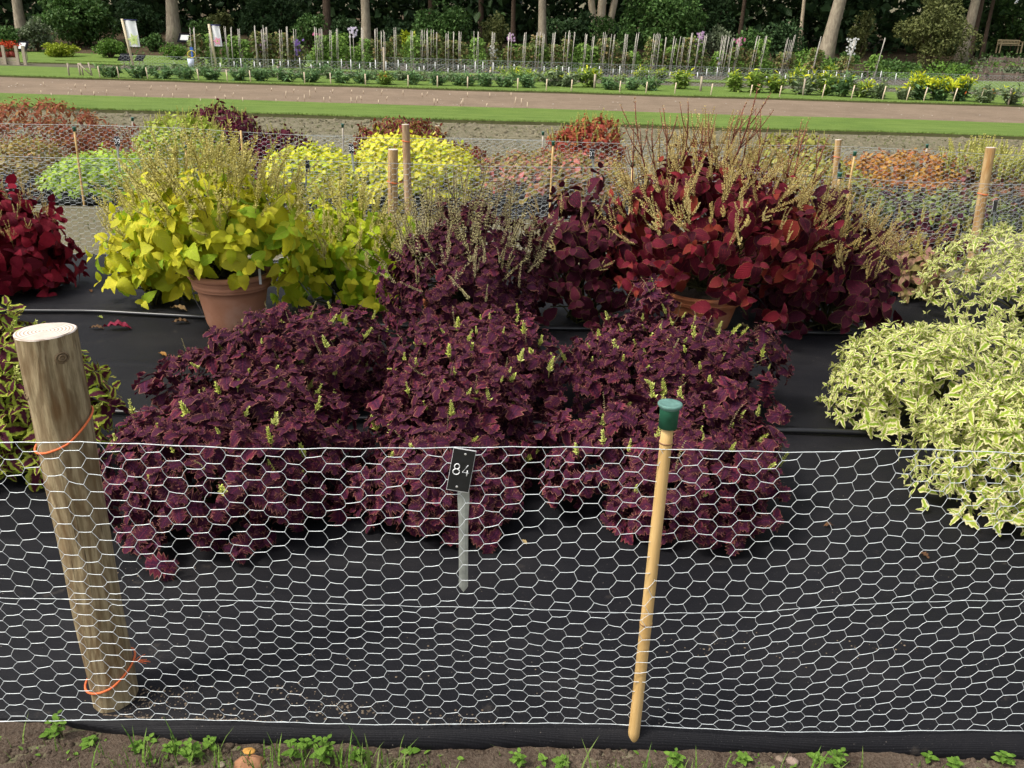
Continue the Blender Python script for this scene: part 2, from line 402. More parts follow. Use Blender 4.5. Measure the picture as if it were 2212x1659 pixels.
M_LITTER = soil_mat('woodland_floor', (.08, .05, .03), (.12, .075, .045), (.05, .05, .025), 1.2, .8, .1)
def lawn_mat(name, a, b, c):
    N = NT(name); g = N.coord('Object'); st = N.coord('Object', (.35, 3.0, 1))
    n1 = N.noise(1.3, 4, .6, g); n2 = N.noise(70, 3, .7, g); n3 = N.noise(1.0, 3, .5, st)
    col = N.mix(N.smooth(n1, .35, .65), a, b); col = N.mix(N.math('MULTIPLY', N.smooth(n3, .45, .62), .55), col, c)
    col = N.mix(.45, col, N.ramp(n2, [(.25, (.3, .3, .3)), (.75, (1, 1, 1))]), 'MULTIPLY')
    return N.out(col, .85, .15, N.bump(n2, .8, .03))
M_LAWN = lawn_mat('mown_lawn', (.12, .195, .034), (.15, .23, .042), (.185, .26, .058))
M_EDGE = soil_mat('cut_turf_edge', (.075, .07, .03), (.05, .045, .025), (.09, .1, .035), 12, .8, .02)

def sheet(name, x0, x1, ys, mat, dz=0.0, nx=2, zf=None, wob=None):
    xs = np.linspace(x0, x1, nx); V = []; T = []
    for y in ys:
        for x in xs:
            yy = y + (wob(x, y) if wob else 0); V.append((x, yy, float(terr(yy)) + dz + (zf(x, yy) if zf else 0)))
    for j in range(len(ys) - 1):
        for i in range(nx - 1):
            a = j * nx + i; T += [(a, a + 1, a + nx + 1), (a, a + nx + 1, a + nx)]
    o = obj(name, np_mesh(name, V, T, mat)); tag(o, kind='structure'); return o

# the ground reaches from behind the camera to far past the wood
sheet('ground', -260, 260, [-30, 1.45, 6.3, 20, 47, 60, 80, 120, 400], M_PATH, dz=-.05)
# the lawn the camera stands beside, and the soil strip before the mat
sheet('soil_border', -7, 7, list(np.linspace(1.15, 1.75, 40)), M_SOIL, nx=420,
      zf=lambda x, y: -.045 + .008 * math.sin(x * 31 + y * 50) * math.sin(y * 73 + x * 17) + .006 * math.sin(x * 83) * math.sin(y * 97 + 1))
sheet('path', -30, 30, list(np.linspace(6.45, 8.7, 10)), M_PATH, dz=-.03, nx=30, zf=lambda x, y: .008 * math.sin(x * 3 + y * 5))
sheet('weedy_strip', -60, 60, list(np.linspace(10.8, 19.75, 10)), M_WEEDY, dz=-.035, nx=4)
sheet('field', -90, 90, [23.3, 26, 31], M_FIELD, dz=-.02, nx=4)
sheet('planting_bed', -90, 90, [37, 40, 43], soil_mat('bed_soil', (.10, .085, .065), (.14, .115, .09), (.11, .11, .06), 3, .7, .04), dz=-.01, nx=4)
sheet('clematis_bed', -10.6, 21.2, [43.0, 45, 49.5], soil_mat('bed_soil_dark', (.09, .075, .06), (.12, .1, .08), (.08, .07, .05), 3, .7, .04), dz=.012, nx=4)
sheet('woodland_ground', -160, 160, [48.5, 55, 64, 80, 110], M_LITTER, dz=.02, nx=4)

def lawn_strip(name, y0, y1, x0=-90, x1=90, th=.05, amp=.09, n=700):
    """a slab of turf with a cut edge on both long sides"""
    xs = np.linspace(x0, x1, n); rs = np.random.RandomState(int(y0 * 7)); r0 = rs.randn(n) * amp * .5; r1 = rs.randn(n) * amp * .5
    k = np.ones(3) / 3; r0 = np.convolve(r0, k, 'same'); r1 = np.convolve(r1, k, 'same')
    ya = y0 + r0 + amp * np.sin(xs * .9); yb = y1 + r1 + amp * np.sin(xs * .7 + 1)
    rows = []
    for f in np.linspace(0, 1, 5): yy = ya * (1 - f) + yb * f; rows.append(np.stack([xs, yy, terr(yy) + th - .02], 1))
    V = np.concatenate(rows); T = []
    for j in range(4):
        for i in range(n - 1): a = j * n + i; T += [(a, a + 1, a + n + 1), (a, a + n + 1, a + n)]
    o = obj(name, np_mesh(name, V, T, M_LAWN)); tag(o, kind='structure')
    V = np.concatenate([np.stack([xs, ya - .035, terr(ya) - .045], 1), rows[0], rows[-1], np.stack([xs, yb + .035, terr(yb) - .045], 1)]); T = []
    for i in range(n - 1): T += [(i, i + 1, i + 1 + n), (i, i + 1 + n, i + n), (2 * n + i, 2 * n + i + 1, 3 * n + i + 1), (2 * n + i, 3 * n + i + 1, 3 * n + i)]
    obj('cut_edge', np_mesh('cut_edge', V, T, M_EDGE), o)
    # short blades standing along the near edge break the straight line
    m = 9000; x = rs.rand(m) * 44 - 22; yb2 = np.interp(x, xs, ya) + rs.rand(m) ** 2 * .12; D = unit(np.stack([rs.randn(m) * .4, -.5 + rs.randn(m) * .4, np.ones(m)], 1))
    tp = (np.array([(-.12, 0, 0), (.12, 0, 0), (0, 1, 0)]), np.array([(0, 1, 2)]), np.array([(0, 0), (0, 0), (0, 1.0)]))
    Rm = frames(D, unit(rs.randn(m, 3) * .6 + np.array([0, -1, .2]))); s = .03 + .04 * rs.rand(m)
    V, T, U, R = join_leaves([tp], np.zeros(m, int), Rm, s, np.stack([x, yb2, terr(yb2) + th - .03], 1))
    tag(obj('edge_grass', np_mesh('edge_grass', V, T, M_BLADE_FAR, U, R), o), kind='stuff')
    return o
M_BLADE_FAR = leafmat('lawn_blades', [(.12, .195, .034), (.15, .23, .042), (.19, .23, .06)], transl=.15, mottle=.1)
lawn_strip('near_lawn', 19.7, 23.4)
lawn_strip('middle_lawn', 30.6, 37.2)
lawn_strip('far_lawn', 40.6, 43.0, amp=.08)
lawn_strip('side_lawn', 43.0, 49.6, -90, -10.5, amp=.08)
lawn_strip('corner_lawn', 43.0, 49.0, 21, 90, amp=.08)

# ------------------------------------------------------------------ woven black mat
def mat_black(name='woven_black_mat'):
    N = NT(name); g = N.coord('Object')
    w1 = N.n('TexWave', wave_type='BANDS', bands_direction='X'); w1.inputs['Scale'].default_value = 90; w2 = N.n('TexWave', wave_type='BANDS', bands_direction='Y'); w2.inputs['Scale'].default_value = 90
    N.l(g, w1.inputs[0]); N.l(g, w2.inputs[0]); weave = N.math('MULTIPLY', w1.outputs['Fac'], w2.outputs['Fac'])
    dust = N.noise(1.6, 5, .65, g); d2 = N.noise(9, 5, .7, g); fine = N.noise(220, 2, .6, g); st = N.noise(2.2, 3, .6, N.coord('Object', (.5, 6, 1)))
    col = N.mix(N.smooth(weave, .1, .6), (.0048, .0048, .0062), (.0108, .0105, .0132))
    col = N.mix(N.math('MULTIPLY', N.smooth(dust, .45, .72), .42), col, (.022, .020, .0205))
    col = N.mix(N.math('MULTIPLY', N.smooth(st, .55, .75), .3), col, (.024, .0225, .023))
    col = N.mix(N.math('MULTIPLY', N.smooth(d2, .62, .76), .5), col, (.07, .058, .048))
    vo = N.n('TexVoronoi'); vo.inputs['Scale'].default_value = 46; N.l(g, vo.inputs['Vector'])
    col = N.mix(N.math('MULTIPLY', N.smooth(vo.outputs['Distance'], .09, .05), N.smooth(N.noise(7, 3, .6, g), .5, .62)), col, (.22, .19, .16))
    col = N.mix(N.smooth(fine, .68, .78), col, (.09, .085, .08))
    return N.out(col, N.math('ADD', .5, N.math('MULTIPLY', fine, .25)), .16, N.bump(N.math('ADD', weave, N.math('MULTIPLY', fine, .6)), .35, .002))
M_MAT = mat_black()
FOLDS = [(2.05, .05, 1.3, .010, .025), (2.45, -.04, .8, .008, .03), (2.0, -.09, 2.1, .007, .02), (2.75, .06, 2.6, .007, .03), (3.3, .02, 1.1, .008, .03), (1.86, .03, 1.7, .006, .018), (4.3, .04, .9, .009, .03), (5.0, -.03, 1.5, .010, .03), (5.6, .05, 1.1, .010, .03)]
def wave(x, y):
    f = sum(a * math.exp(-((y - y0 - s * x - .05 * math.sin(x * k)) / w) ** 2) for (y0, s, k, a, w) in FOLDS)
    return .8 * f + .004 * math.sin(x * 2.1 + y * 1.3) + .004 * math.sin(y * 4.2 + x * .7) + .002 * math.sin(x * 5.3 - y * 2.9)
EDGE = [(-400, 1552), (0, 1562), (120, 1568), (200, 1578), (300, 1592), (420, 1600), (560, 1610), (1000, 1617), (1500, 1621), (1900, 1630), (2212, 1640), (2700, 1655)]
qe = np.array([G(px, py, -.045) for px, py in EDGE])
def mat_edge(x): return float(np.interp(x, qe[:, 0], qe[:, 1])) + .004 * math.sin(x * 9)
def mat_top(x, y):                         # height of the mat: it sinks to the soil at the far left of the edge
    lo = 1 / (1 + math.exp((x + 1.0) * 12))
    return wave(x, y) - .038 * lo * math.exp(-max(0, y - 1.7) * 5)
def ground_mat(name, x0, x1, y0, y1, front_roll=True, nx=220, ny=150):
    xs = np.linspace(x0, x1, nx); V = []; prof = []
    if front_roll: prof += [(.012, -.10), (.0, -.05), (.001, -.038), (.008, -.024), (.022, -.011), (.042, -.003)]
    for t in np.linspace(0, 1, ny): prof.append((t, None))
    for (dy, dz) in prof:
        for x in xs:
            e = mat_edge(x) if front_roll else y0
            if dz is None: y = (e + .065 if front_roll else e) * (1 - dy) + y1 * dy; z = mat_top(x, y) if front_roll else wave(x, y)
            else: y = e + dy; z = mat_top(x, e + .065) + (dz if dz < -.09 else dz * max(.3, 1 - 1 / (1 + math.exp((x + 1.0) * 12))))
            V.append((x, y, z))
    T = []
    for j in range(len(prof) - 1):
        for i in range(nx - 1): a = j * nx + i; T += [(a, a + 1, a + nx + 1), (a, a + nx + 1, a + nx)]
    o = obj(name, np_mesh(name, V, T, M_MAT)); return o
tag(ground_mat('weed_mat', -7, 7, Y_MAT0, 6.5), 'black woven weed mat the front coleus rows stand on', 'weed mat')
tag(ground_mat('weed_mat', -11, 11, Y_F2 - .05, 11.6, False, 60, 14), 'black woven mat under the farther coleus rows behind the wire', 'weed mat')

# ------------------------------------------------------------------ soil crumbs, pebbles, grass and weeds in the front border
def lump_tpl(seed, k=5):
    rs = np.random.RandomState(seed); V = [(0, 0, .8 + .3 * rs.rand())]; T = []
    for j in range(2):
        for i in range(k):
            a = 2 * math.pi * (i + j * .5) / k; r = (1 if j == 0 else 1.05) * (.75 + .4 * rs.rand()); V.append((r * math.cos(a) * (.75 if j == 0 else 1), r * math.sin(a) * (.75 if j == 0 else 1), (.55 if j == 0 else -.15)))
    for i in range(k):
        a, b = 1 + i, 1 + (i + 1) % k; c, d = a + k, 1 + k + (i + 1) % k
        T += [(0, a, b), (a, c, b), (b, c, d)]
    return np.array(V), np.array(T), np.zeros((len(V), 2))
def scatter(name, n, xf, yf, zf, sf, tpls, mat, rs, upright=True, parent=None, flat=1.0):
    x = xf(rs.rand(n)); y = yf(rs.rand(n)); z = zf(x, y); s = sf(rs.rand(n)); a = rs.rand(n) * 6.283
    Rm = np.zeros((n, 3, 3)); Rm[:, 0, 0] = np.cos(a); Rm[:, 0, 1] = -np.sin(a); Rm[:, 1, 0] = np.sin(a); Rm[:, 1, 1] = np.cos(a); Rm[:, 2, 2] = flat
    V, T, U, R = join_leaves(tpls, rs.randint(0, len(tpls), n), Rm, s, np.stack([x, y, z], 1))
    return tag(obj(name, np_mesh(name, V, T, mat, U, R), parent), kind='stuff')
rsg = np.random.RandomState(5)
LUMPS = [lump_tpl(i) for i in range(6)]
scatter('soil_clods', 5500, lambda u: u * 3.6 - 1.8, lambda u: 1.48 + u * .2, lambda x, y: -.05 + 0 * x, lambda u: .002 + .012 * u ** 3, LUMPS, M_SOIL, rsg, flat=.8)
scatter('field_stones', 260, lambda u: u * 44 - 22, lambda u: 23.6 + u * 6.8, lambda x, y: terr(y) - .02, lambda u: .01 + .02 * u ** 3, LUMPS, plain('pale_stone', (.42, .37, .31), .9, .1, var=.3, scale=3), rsg, flat=.7)
scatter('strip_clods', 6500, lambda u: u * 34 - 17, lambda u: 11.7 + u * 7.9, lambda x, y: terr(y) - .035, lambda u: .02 + .06 * u ** 3, LUMPS, M_WEEDY, rsg, flat=.7)
def blade_tpl(k=4, w=.06, bend=.5):
    V = []; U = []; T = []
    for i in range(k):
        t = i / (k - 1); ww = w * (1 - t) ** .7; V += [(-ww, bend * t * t * .6, t), (ww, bend * t * t * .6, t)]; U += [(.5, t), (.5, t)]
    for i in range(k - 1): a = 2 * i; T += [(a, a + 1, a + 3), (a, a + 3, a + 2)]
    return np.array(V), np.array(T), np.array(U)
M_GRASS = leafmat('grass_blades', [(.13, .25, .035), (.18, .30, .05), (.22, .28, .08), (.09, .18, .03)], transl=.3, mottle=.1)
GR = [blade_tpl(4, .05, .3), blade_tpl(4, .035, .9), blade_tpl(4, .045, .6)]
def clump_x(u):                                # grass stands in loose clumps along the border
    c = np.array([-.95, -.8, -.62, -.5, -.42, -.33, -.2, .25, .45, .8, 1.05, -.72, -.27]); i = (u * 9973).astype(int) % len(c)
    return c[i] + (u * 31 % 1 - .5) * .22
scatter('grass', 480, clump_x, lambda u: 1.54 + u * .08, lambda x, y: -.05 + 0 * x, lambda u: .02 + .085 * u ** 3, GR, M_GRASS, rsg)
scatter('border_grass', 170, lambda u: u * 3.4 - 1.7, lambda u: 1.55 + u * .1, lambda x, y: -.05 + 0 * x, lambda u: .02 + .06 * u ** 3, GR, M_GRASS, rsg)
WEEDT = [leaf_tpl(.5, 4, fold=.2, droop=.3, seed=i) for i in range(3)]
def weed_patch(name, n, xf, yf, z, s0, s1, mat, rs):
    x = xf(rs.rand(n)); y = yf(rs.rand(n)); D = unit(np.stack([rs.randn(n), rs.randn(n), .35 + .5 * rs.rand(n)], 1)); Nn = unit(np.array([0, 0, 1.0]) + rs.randn(n, 3) * .3)
    V, T, U, R = join_leaves(WEEDT, rs.randint(0, 3, n), frames(D, Nn), s0 + (s1 - s0) * rs.rand(n) ** 2, np.stack([x, y, terr(y) + z], 1))
    tag(obj(name, np_mesh(name, V, T, mat, U, R)), kind='stuff')
M_WEED = leafmat('weed_leaves', [(.16, .30, .04), (.22, .38, .06), (.12, .24, .03)], transl=.25, mottle=.15)
M_WEEDG = leafmat('dry_weed_leaves', [(.13, .15, .05), (.17, .17, .075), (.10, .12, .04), (.2, .19, .1)], transl=.15, mottle=.3)
cl = np.random.RandomState(3); ccx, ccy = cl.rand(260) * 34 - 17, 11.9 + cl.rand(260) * 7.4
def cx_(u): i = (u * 99991).astype(int) % 260; return ccx[i] + cl.randn(len(u)) * .35
def cy_(u): i = (u * 99991).astype(int) % 260; return np.clip(ccy[i] + cl.randn(len(u)) * .25, 11.8, 19.5)
weed_patch('strip_weeds', 6000, lambda u: u * 34 - 17, lambda u: 11.8 + u * 7.8, -.03, .03, .09, M_WEEDG, rsg)
weed_patch('path_weeds', 900, lambda u: u * 12 - 7, lambda u: 6.7 + u * 1.8, -.025, .015, .05, M_WEEDG, rsg)
weed_patch('border_seedlings', 160, lambda u: u * 3.2 - 1.6, lambda u: 1.58 + u * .09, -.045, .008, .022, M_WEED, rsg)

ORD = [('%d' % k) + ('th' if 10 < k % 100 < 14 else {1: 'st', 2: 'nd', 3: 'rd'}.get(k % 10, 'th')) for k in range(1, 120)]
def weed(px, py, h, n, label=None, seed=0):
    b = G(px, py, -.045); b[1] = min(b[1], mat_edge(b[0]) - .012); rs = np.random.RandomState(seed + 70); hh = h * depth(b) / FPX
    root = thing('weed_seedling', (b[0], b[1], -.05), label or '%s small weed seedling from the left in the soil before the mat' % ORD[seed], 'weed', 'weeds along the mat edge')
    for k in range(n):
        a = rs.rand() * 6.28; ln = hh * (.6 + .4 * rs.rand()) if k else hh; tip = np.array([math.cos(a) * ln * .3 * (k > 0), math.sin(a) * ln * .2 * (k > 0), ln]); mb = MB(); mb.tube([(0, 0, 0), tip * .5 + [0.002, 0, 0], tip], [.0012, .001, .0008], 4); mb.build('stem', M_STEM, root)
        for j, f in enumerate((1.0, .7, .45)):
            for sg in (0, math.pi):
                if f < .6 and n < 2: continue
                a2 = a + j * 1.57 + sg; D = np.array([[math.cos(a2), math.sin(a2), .25]]); Rm = frames(unit(D), np.array([[0, -.3, 1.0]]))[0]; s = (.016 + .012 * rs.rand()) * (1 if f < 1 else .7)
                o = obj('leaf', WEEDM[rs.randint(3)], root); M = np.eye(4); M[:3, :3] = Rm * s; M[:3, 3] = tip * f; o.matrix_local = Matrix(M.tolist())
WEEDM = [np_mesh('leaf', V, T, M_WEED, U, np.zeros(len(V))) for V, T, U in [leaf_tpl(.6, 6, fold=.2, droop=.2, seed=i) for i in range(3)]]
for i, (px, py, h, n, lb) in enumerate(sorted([(135, 1590, 66, 3, 'tall weed with round leaves poking through the wire left of the post'), (107, 1590, 20, 2, None), (300, 1618, 22, 2, None), (325, 1606, 20, 1, None), (370, 1620, 18, 2, None),
        (415, 1640, 50, 5, 'bushy green weed clump left of the orange stone'), (457, 1620, 38, 2, None), (630, 1645, 60, 2, 'long-stalked weed with three leaves right of the orange stone'), (660, 1612, 28, 2, None), (700, 1648, 72, 7, 'largest leafy weed clump growing up against the mat edge'),
        (770, 1640, 30, 2, None), (885, 1626, 10, 1, None), (1120, 1655, 42, 2, None), (1172, 1652, 20, 1, None), (1213, 1656, 26, 2, None), (1456, 1655, 46, 4, 'branched weed below the bamboo cane foot'), (1606, 1645, 24, 2, None),
        (1764, 1640, 14, 2, None), (1801, 1658, 50, 4, 'upright clover-like weed left of a pale stone'), (2004, 1640, 20, 2, None), (2061, 1655, 20, 3, None), (2166, 1650, 32, 3, None), (195, 1606, 18, 2, None)], key=lambda q: q[0])):
    weed(px, py, h, n, lb, i)

def stone(px, py, w, col, label, flat=.55, seed=0, z=-.045, name='stone'):
    p = G(px, py, z); r = pxw(w / 2, p); rs = np.random.RandomState(seed); V = []; T = []; k, m = 14, 7
    for j in range(m + 1):
        ph = -.5 + 2.07 * j / m
        for i in range(k):
            a = 2 * math.pi * i / k; rr = r * (1 + .1 * math.sin(a * 2 + seed) + .06 * math.sin(a * 5 + seed * 2 + j)); V.append((rr * math.cos(ph) * math.cos(a), rr * .8 * math.cos(ph) * math.sin(a), rr * flat * math.sin(ph)))
    for j in range(m):
        for i in range(k): a, b = j * k + i, j * k + (i + 1) % k; T += [(a, b, b + k), (a, b + k, a + k)]
    o = obj(name, np_mesh(name, V, T, plain('stone_' + name, col, .85, .15, var=.3, scale=40)), None, (p[0], p[1], z)); tag(o, label, 'stone')
stone(540, 1654, 62, (.30, .15, .08), 'rounded orange brown stone half sunk in the front soil', .75, 1)
stone(538, 1622, 26, (.42, .22, .05), 'thin orange chip lying on top of the brown stone', .25, 2, -.02)
stone(1712, 1645, 26, (.27, .2, .16), 'pale pinkish pebble in the soil at lower right', .7, 3)
stone(1684, 1640, 20, (.2, .15, .11), 'small brown clod stone beside the pale pebble', .7, 4)
stone(478, 1652, 20, (.3, .25, .18), 'small flat grey stone left of the orange stone', .5, 5)

# sandy soil spilled over the mat edge
M_SAND = soil_mat('spilled_sandy_soil', (.20, .155, .11), (.27, .215, .155), (.15, .11, .075), 30, .8, .01)
for (px, py, sp_, n_) in [(330, 1505, .07, 260), (250, 1545, .06, 160), (740, 1530, .05, 160), (620, 1500, .05, 90), (480, 1560, .08, 160), (1010, 1565, .07, 110), (1900, 1395, .07, 40), (1650, 1400, .1, 50), (1500, 1390, .08, 40), (900, 1440, .25, 60), (300, 1240, .1, 40)]:
    q = G(px, py, .003); rq = np.random.RandomState(int(px)); xx = q[0] + rq.randn(n_) * sp_; yy_ = np.maximum(q[1] + rq.randn(n_) * sp_ * .3, [mat_edge(v) + .03 for v in xx]); zz = np.array([mat_top(a, b) for a, b in zip(xx, yy_)]); s_ = .0008 + .0035 * rq.rand(n_) ** 3; a = rq.rand(n_) * 6.28
    Rm = np.zeros((n_, 3, 3)); Rm[:, 0, 0] = np.cos(a); Rm[:, 0, 1] = -np.sin(a); Rm[:, 1, 0] = np.sin(a); Rm[:, 1, 1] = np.cos(a); Rm[:, 2, 2] = .5
    V, T, U, R = join_leaves(LUMPS, rq.randint(0, 6, n_), Rm, s_, np.stack([xx, yy_, zz], 1)); tag(obj('spilled_soil', np_mesh('spilled_soil', V, T, M_SAND, U, R)), kind='stuff')
# ------------------------------------------------------------------ wire netting
def wire_mat():
    N = NT('galvanised_wire'); n = N.noise(60, 3, .6, N.coord('Object'))
    return N.out(N.ramp(n, [(.3, (.56, .60, .60)), (.7, (.76, .80, .81))]), .45, .5, metal=.2)
M_WIRE = wire_mat()
def netting(name, label, X0, X1, fy, fb, fm, ft, cellw=.087, rows=19, r=.0007, seed=0, sides=3, group=None, noise=.005, sub=2, mat=None):
    """hexagonal netting hung between three line wires; fy gives the distance, fb fm ft the heights of the lines at x"""
    rs = np.random.RandomState(seed); nc = int((X1 - X0) / (cellw / 2))
    # every row j holds twists centred on every second half-cell
    ph = rs.rand(6) * 6
    def surf(s, v):
        x = X0 + s; b, m, t = fb(x), fm(x), ft(x)
        z = b + (m - b) * v * 2 if v < .5 else m + (t - m) * (v * 2 - 1)
        y = fy(x) + .012 * math.sin(x * 2.3 + v * 4 + ph[0]) * math.sin(math.pi * v) + .006 * math.sin(x * 6.1 + v * 7 + ph[1])
        z += .005 * math.sin(x * 3.1 + v * 7 + ph[5]) * math.sin(math.pi * v) + .003 * math.sin(x * 7.3 - v * 11) * math.sin(math.pi * v)
        return np.array([x + .010 * math.sin(v * 5 + x * 1.7 + ph[2]) + .006 * math.sin(v * 9 + x * .9 + ph[3]), y, z])
    tw = cellw * .175; P = {}; V = []; T = []; nv = 0
    def node(i, j, side):
        k = (i, j, side)
        if k not in P:
            s = i * cellw / 2 + side * tw; v = j / rows + rs.randn() * noise * (0 if j in (0, rows) else 1)
            P[k] = surf(s + rs.randn() * noise * .5 * cellw / .087, min(1, max(0, v)))
            jv = j / rows
            P[k] = P[k] + np.array([.010 * math.sin(jv * 3.1 + i * .13 + ph[4]), 0, 0]) * math.sin(jv * math.pi)
        return P[k]
    segs = []
    for j in range(rows + 1):
        for i in range(nc):
            if (i + j) % 2: continue
            a, b = node(i, j, -1), node(i, j, 1); mid = (a + b) / 2 + np.array([0, rs.randn() * .0006, -.0012 * rs.rand()])
            segs.append((a, mid, b, r * 1.55))
            if j < rows:
                for di, s1, s2 in ((-1, -1, 1), (1, 1, -1)):
                    if 0 <= i + di < nc:
                        p, q = node(i, j, s1), node(i + di, j + 1, s2); m = (p + q) / 2 + np.array([(rs.randn() * .0012), rs.randn() * .0008, rs.randn() * .001]); segs.append((p, m, q, r))
    mb = MB()
    A = np.array([s[0] for s in segs]); Mi = np.array([s[1] for s in segs]); B = np.array([s[2] for s in segs]); rr = np.array([s[3] for s in segs])
    if sub == 1: pts = [A, B]
    else: pts = [A, Mi, B]
    d = unit(B - A); e1 = unit(np.cross(d, np.array([0, 1.0, .1]))); e2 = np.cross(d, e1); V = []
    for p in pts:
        for q in range(sides):
            an = 2 * math.pi * q / sides; V.append(p + (e1 * math.cos(an) + e2 * math.sin(an)) * rr[:, None])
    V = np.stack(V, 1); n = len(segs); m = len(pts) * sides; Tt = []
    for a in range(len(pts) - 1):
        for q in range(sides):
            x0, x1 = a * sides + q, a * sides + (q + 1) % sides; Tt += [(x0, x1, x1 + sides), (x0, x1 + sides, x0 + sides)]
    T = (np.array(Tt)[None] + (np.arange(n) * m)[:, None, None]).reshape(-1, 3)
    o = obj(name, np_mesh('netting', V.reshape(-1, 3), T, mat or M_WIRE)); tag(o, label, 'wire netting', group)
    xs = np.linspace(X0, X1, int((X1 - X0) / .04))
    for nm, f, k in (('top_wire', 1.0, 1.7), ('middle_wire', .5, 1.15), ('bottom_wire', 0.0, 1.7)):
        mb = MB(); mb.tube([surf(x - X0, f) + np.array([0, -.0004, .0012 * math.sin(i * 1.9)]) for i, x in enumerate(xs)], r * k, max(4, sides)); mb.build(nm, mat or M_WIRE, o)
    return o
# the front netting follows its three line wires in the photograph
def curve(pts, Yf, ground=False):
    Q = np.array([G(px, py, .006) if ground else at(px, py, Yf(px)) for px, py in pts]); return Q
BOT = [(0, 1560), (280, 1561), (553, 1560), (853, 1563), (1106, 1555), (1356, 1570), (1659, 1590), (1884, 1588), (2009, 1572), (2212, 1588)]
MID = [(0, 1287), (553, 1289), (1106, 1304), (1380, 1322), (1659, 1330), (2185, 1313), (2212, 1312)]
TOP = [(0, 947), (180, 949), (553, 963), (719, 962), (1272, 970), (1770, 981), (1952, 976), (2212, 992)]
qb = curve(BOT, None, True); YB = np.polyfit(qb[:, 0], qb[:, 1], 1)
def f_y(x): return float(np.interp(x, qb[:, 0], qb[:, 1]))
Yl = lambda px: float(YB[1])
qm, qt = curve(MID, Yl), curve(TOP, Yl)
def ext(Q, c): return lambda x: float(np.interp(x, Q[:, 0], Q[:, c]))
netting('wire_netting', 'front run of galvanised hexagonal wire netting before the purple coleus', -2.3, 2.5, lambda x: float(np.polyval(YB, x)), lambda x: wave(x, float(np.polyval(YB, x))) + .007, ext(qm, 2), ext(qt, 2), seed=2, rows=42, sides=4, noise=.0018, r=.00060)
# netting at the back of the front bed, and at both sides of the farther bed
M_WIRE2 = plain('dull_galvanised_wire', (.42, .45, .45), .5, .4, metal=.2)
def back_net(name, label, Y, top, X, seed, rows=38, r=.0009):
    w1, w2 = np.random.RandomState(seed).rand(2) * 6
    f = lambda h, a: (lambda x: h + a * math.sin(x * .8 + w1) + a * .6 * math.sin(x * 1.9 + w2))
    return netting(name, label, -X, X, lambda x: Y + .02 * math.sin(x * .7), f(.0, .0), f(top * .5, .008), f(top, .016), seed=seed, rows=rows, r=r, sides=3, sub=1, noise=.0025, group='netting runs behind the front bed', mat=M_WIRE2)
back_net('wire_netting', 'wire netting run closing the back of the black mat', Y_F1, .76, 4.3, 5)
back_net('wire_netting', 'wire netting run before the yellow and lime back mounds', Y_F2, .74, 5.7, 6, 36, .0010)
back_net('wire_netting', 'farthest wire netting run behind the back row of mounds', Y_F3, .47, 7.2, 7, 22, .0010)

# ------------------------------------------------------------------ timber posts, canes, number labels
def wood_mat(name, a, b, c, sc=1.0):
    N = NT(name); n1 = N.noise(1, 6, .7, N.coord('Object', (60 * sc, 60 * sc, 7 * sc))); n0 = N.noise(1, 4, .6, N.coord('Object', (18 * sc, 18 * sc, 4 * sc))); n2 = N.noise(1, 3, .55, N.coord('Object', (9, 9, 4.5)))
    w = N.n('TexWave', wave_type='BANDS', bands_direction='X'); w.inputs['Scale'].default_value = 11 * sc; w.inputs['Distortion'].default_value = 20; w.inputs['Detail'].default_value = 4; w.inputs['Detail Scale'].default_value = .8
    N.l(N.coord('Object', (1, 1, .3)), w.inputs[0])
    col = N.mix(N.smooth(n1, .36, .64), a, b); col = N.mix(N.math('MULTIPLY', N.smooth(w.outputs['Fac'], .35, .95), .55), col, c)
    col = N.mix(N.math('MULTIPLY', N.smooth(n0, .5, .68), .6), col, (c[0] * 1.1, c[1] * .9, c[2] * .65))
    col = N.mix(N.math('MULTIPLY', N.smooth(n2, .5, .7), .45), col, (b[0] * .8, b[1] * .82, b[2] * .8))
    cr = N.noise(1, 4, .75, N.coord('Object', (95 * sc, 95 * sc, 1.6 * sc)))
    col = N.mix(N.math('MULTIPLY', N.smooth(cr, .64, .70), .85), col, (.045, .03, .018))
    return N.out(col, .88, .12, N.bump(N.math('ADD', N.math('ADD', n1, n0), N.math('MULTIPLY', N.smooth(cr, .72, .6), .8)), .9, .006))
M_POST = wood_mat('weathered_post_wood', (.20, .15, .082), (.39, .31, .185), (.125, .075, .036))
M_POST2 = wood_mat('fresh_post_wood', (.42, .27, .12), (.55, .38, .19), (.32, .19, .08), .8)
def end_mat():
    N = NT('sawn_end_grain'); g = N.coord('Object'); w = N.n('TexWave', wave_type='RINGS', rings_direction='Z'); w.inputs['Scale'].default_value = 42; w.inputs['Distortion'].default_value = 1.6; w.inputs['Detail'].default_value = 2
    N.l(g, w.inputs[0]); n = N.noise(30, 4, .6, g)
    return N.out(N.mix(N.math('MULTIPLY', N.smooth(w.outputs['Fac'], .45, .9), .8), N.ramp(n, [(.3, (.56, .48, .41)), (.7, (.68, .61, .55))]), (.30, .21, .14)), .8, .2, N.bump(w.outputs['Fac'], .3, .002))
M_END = end_mat()
M_KNOT = plain('knot_wood', (.17, .12, .07), .8, .1, var=.4, scale=80)
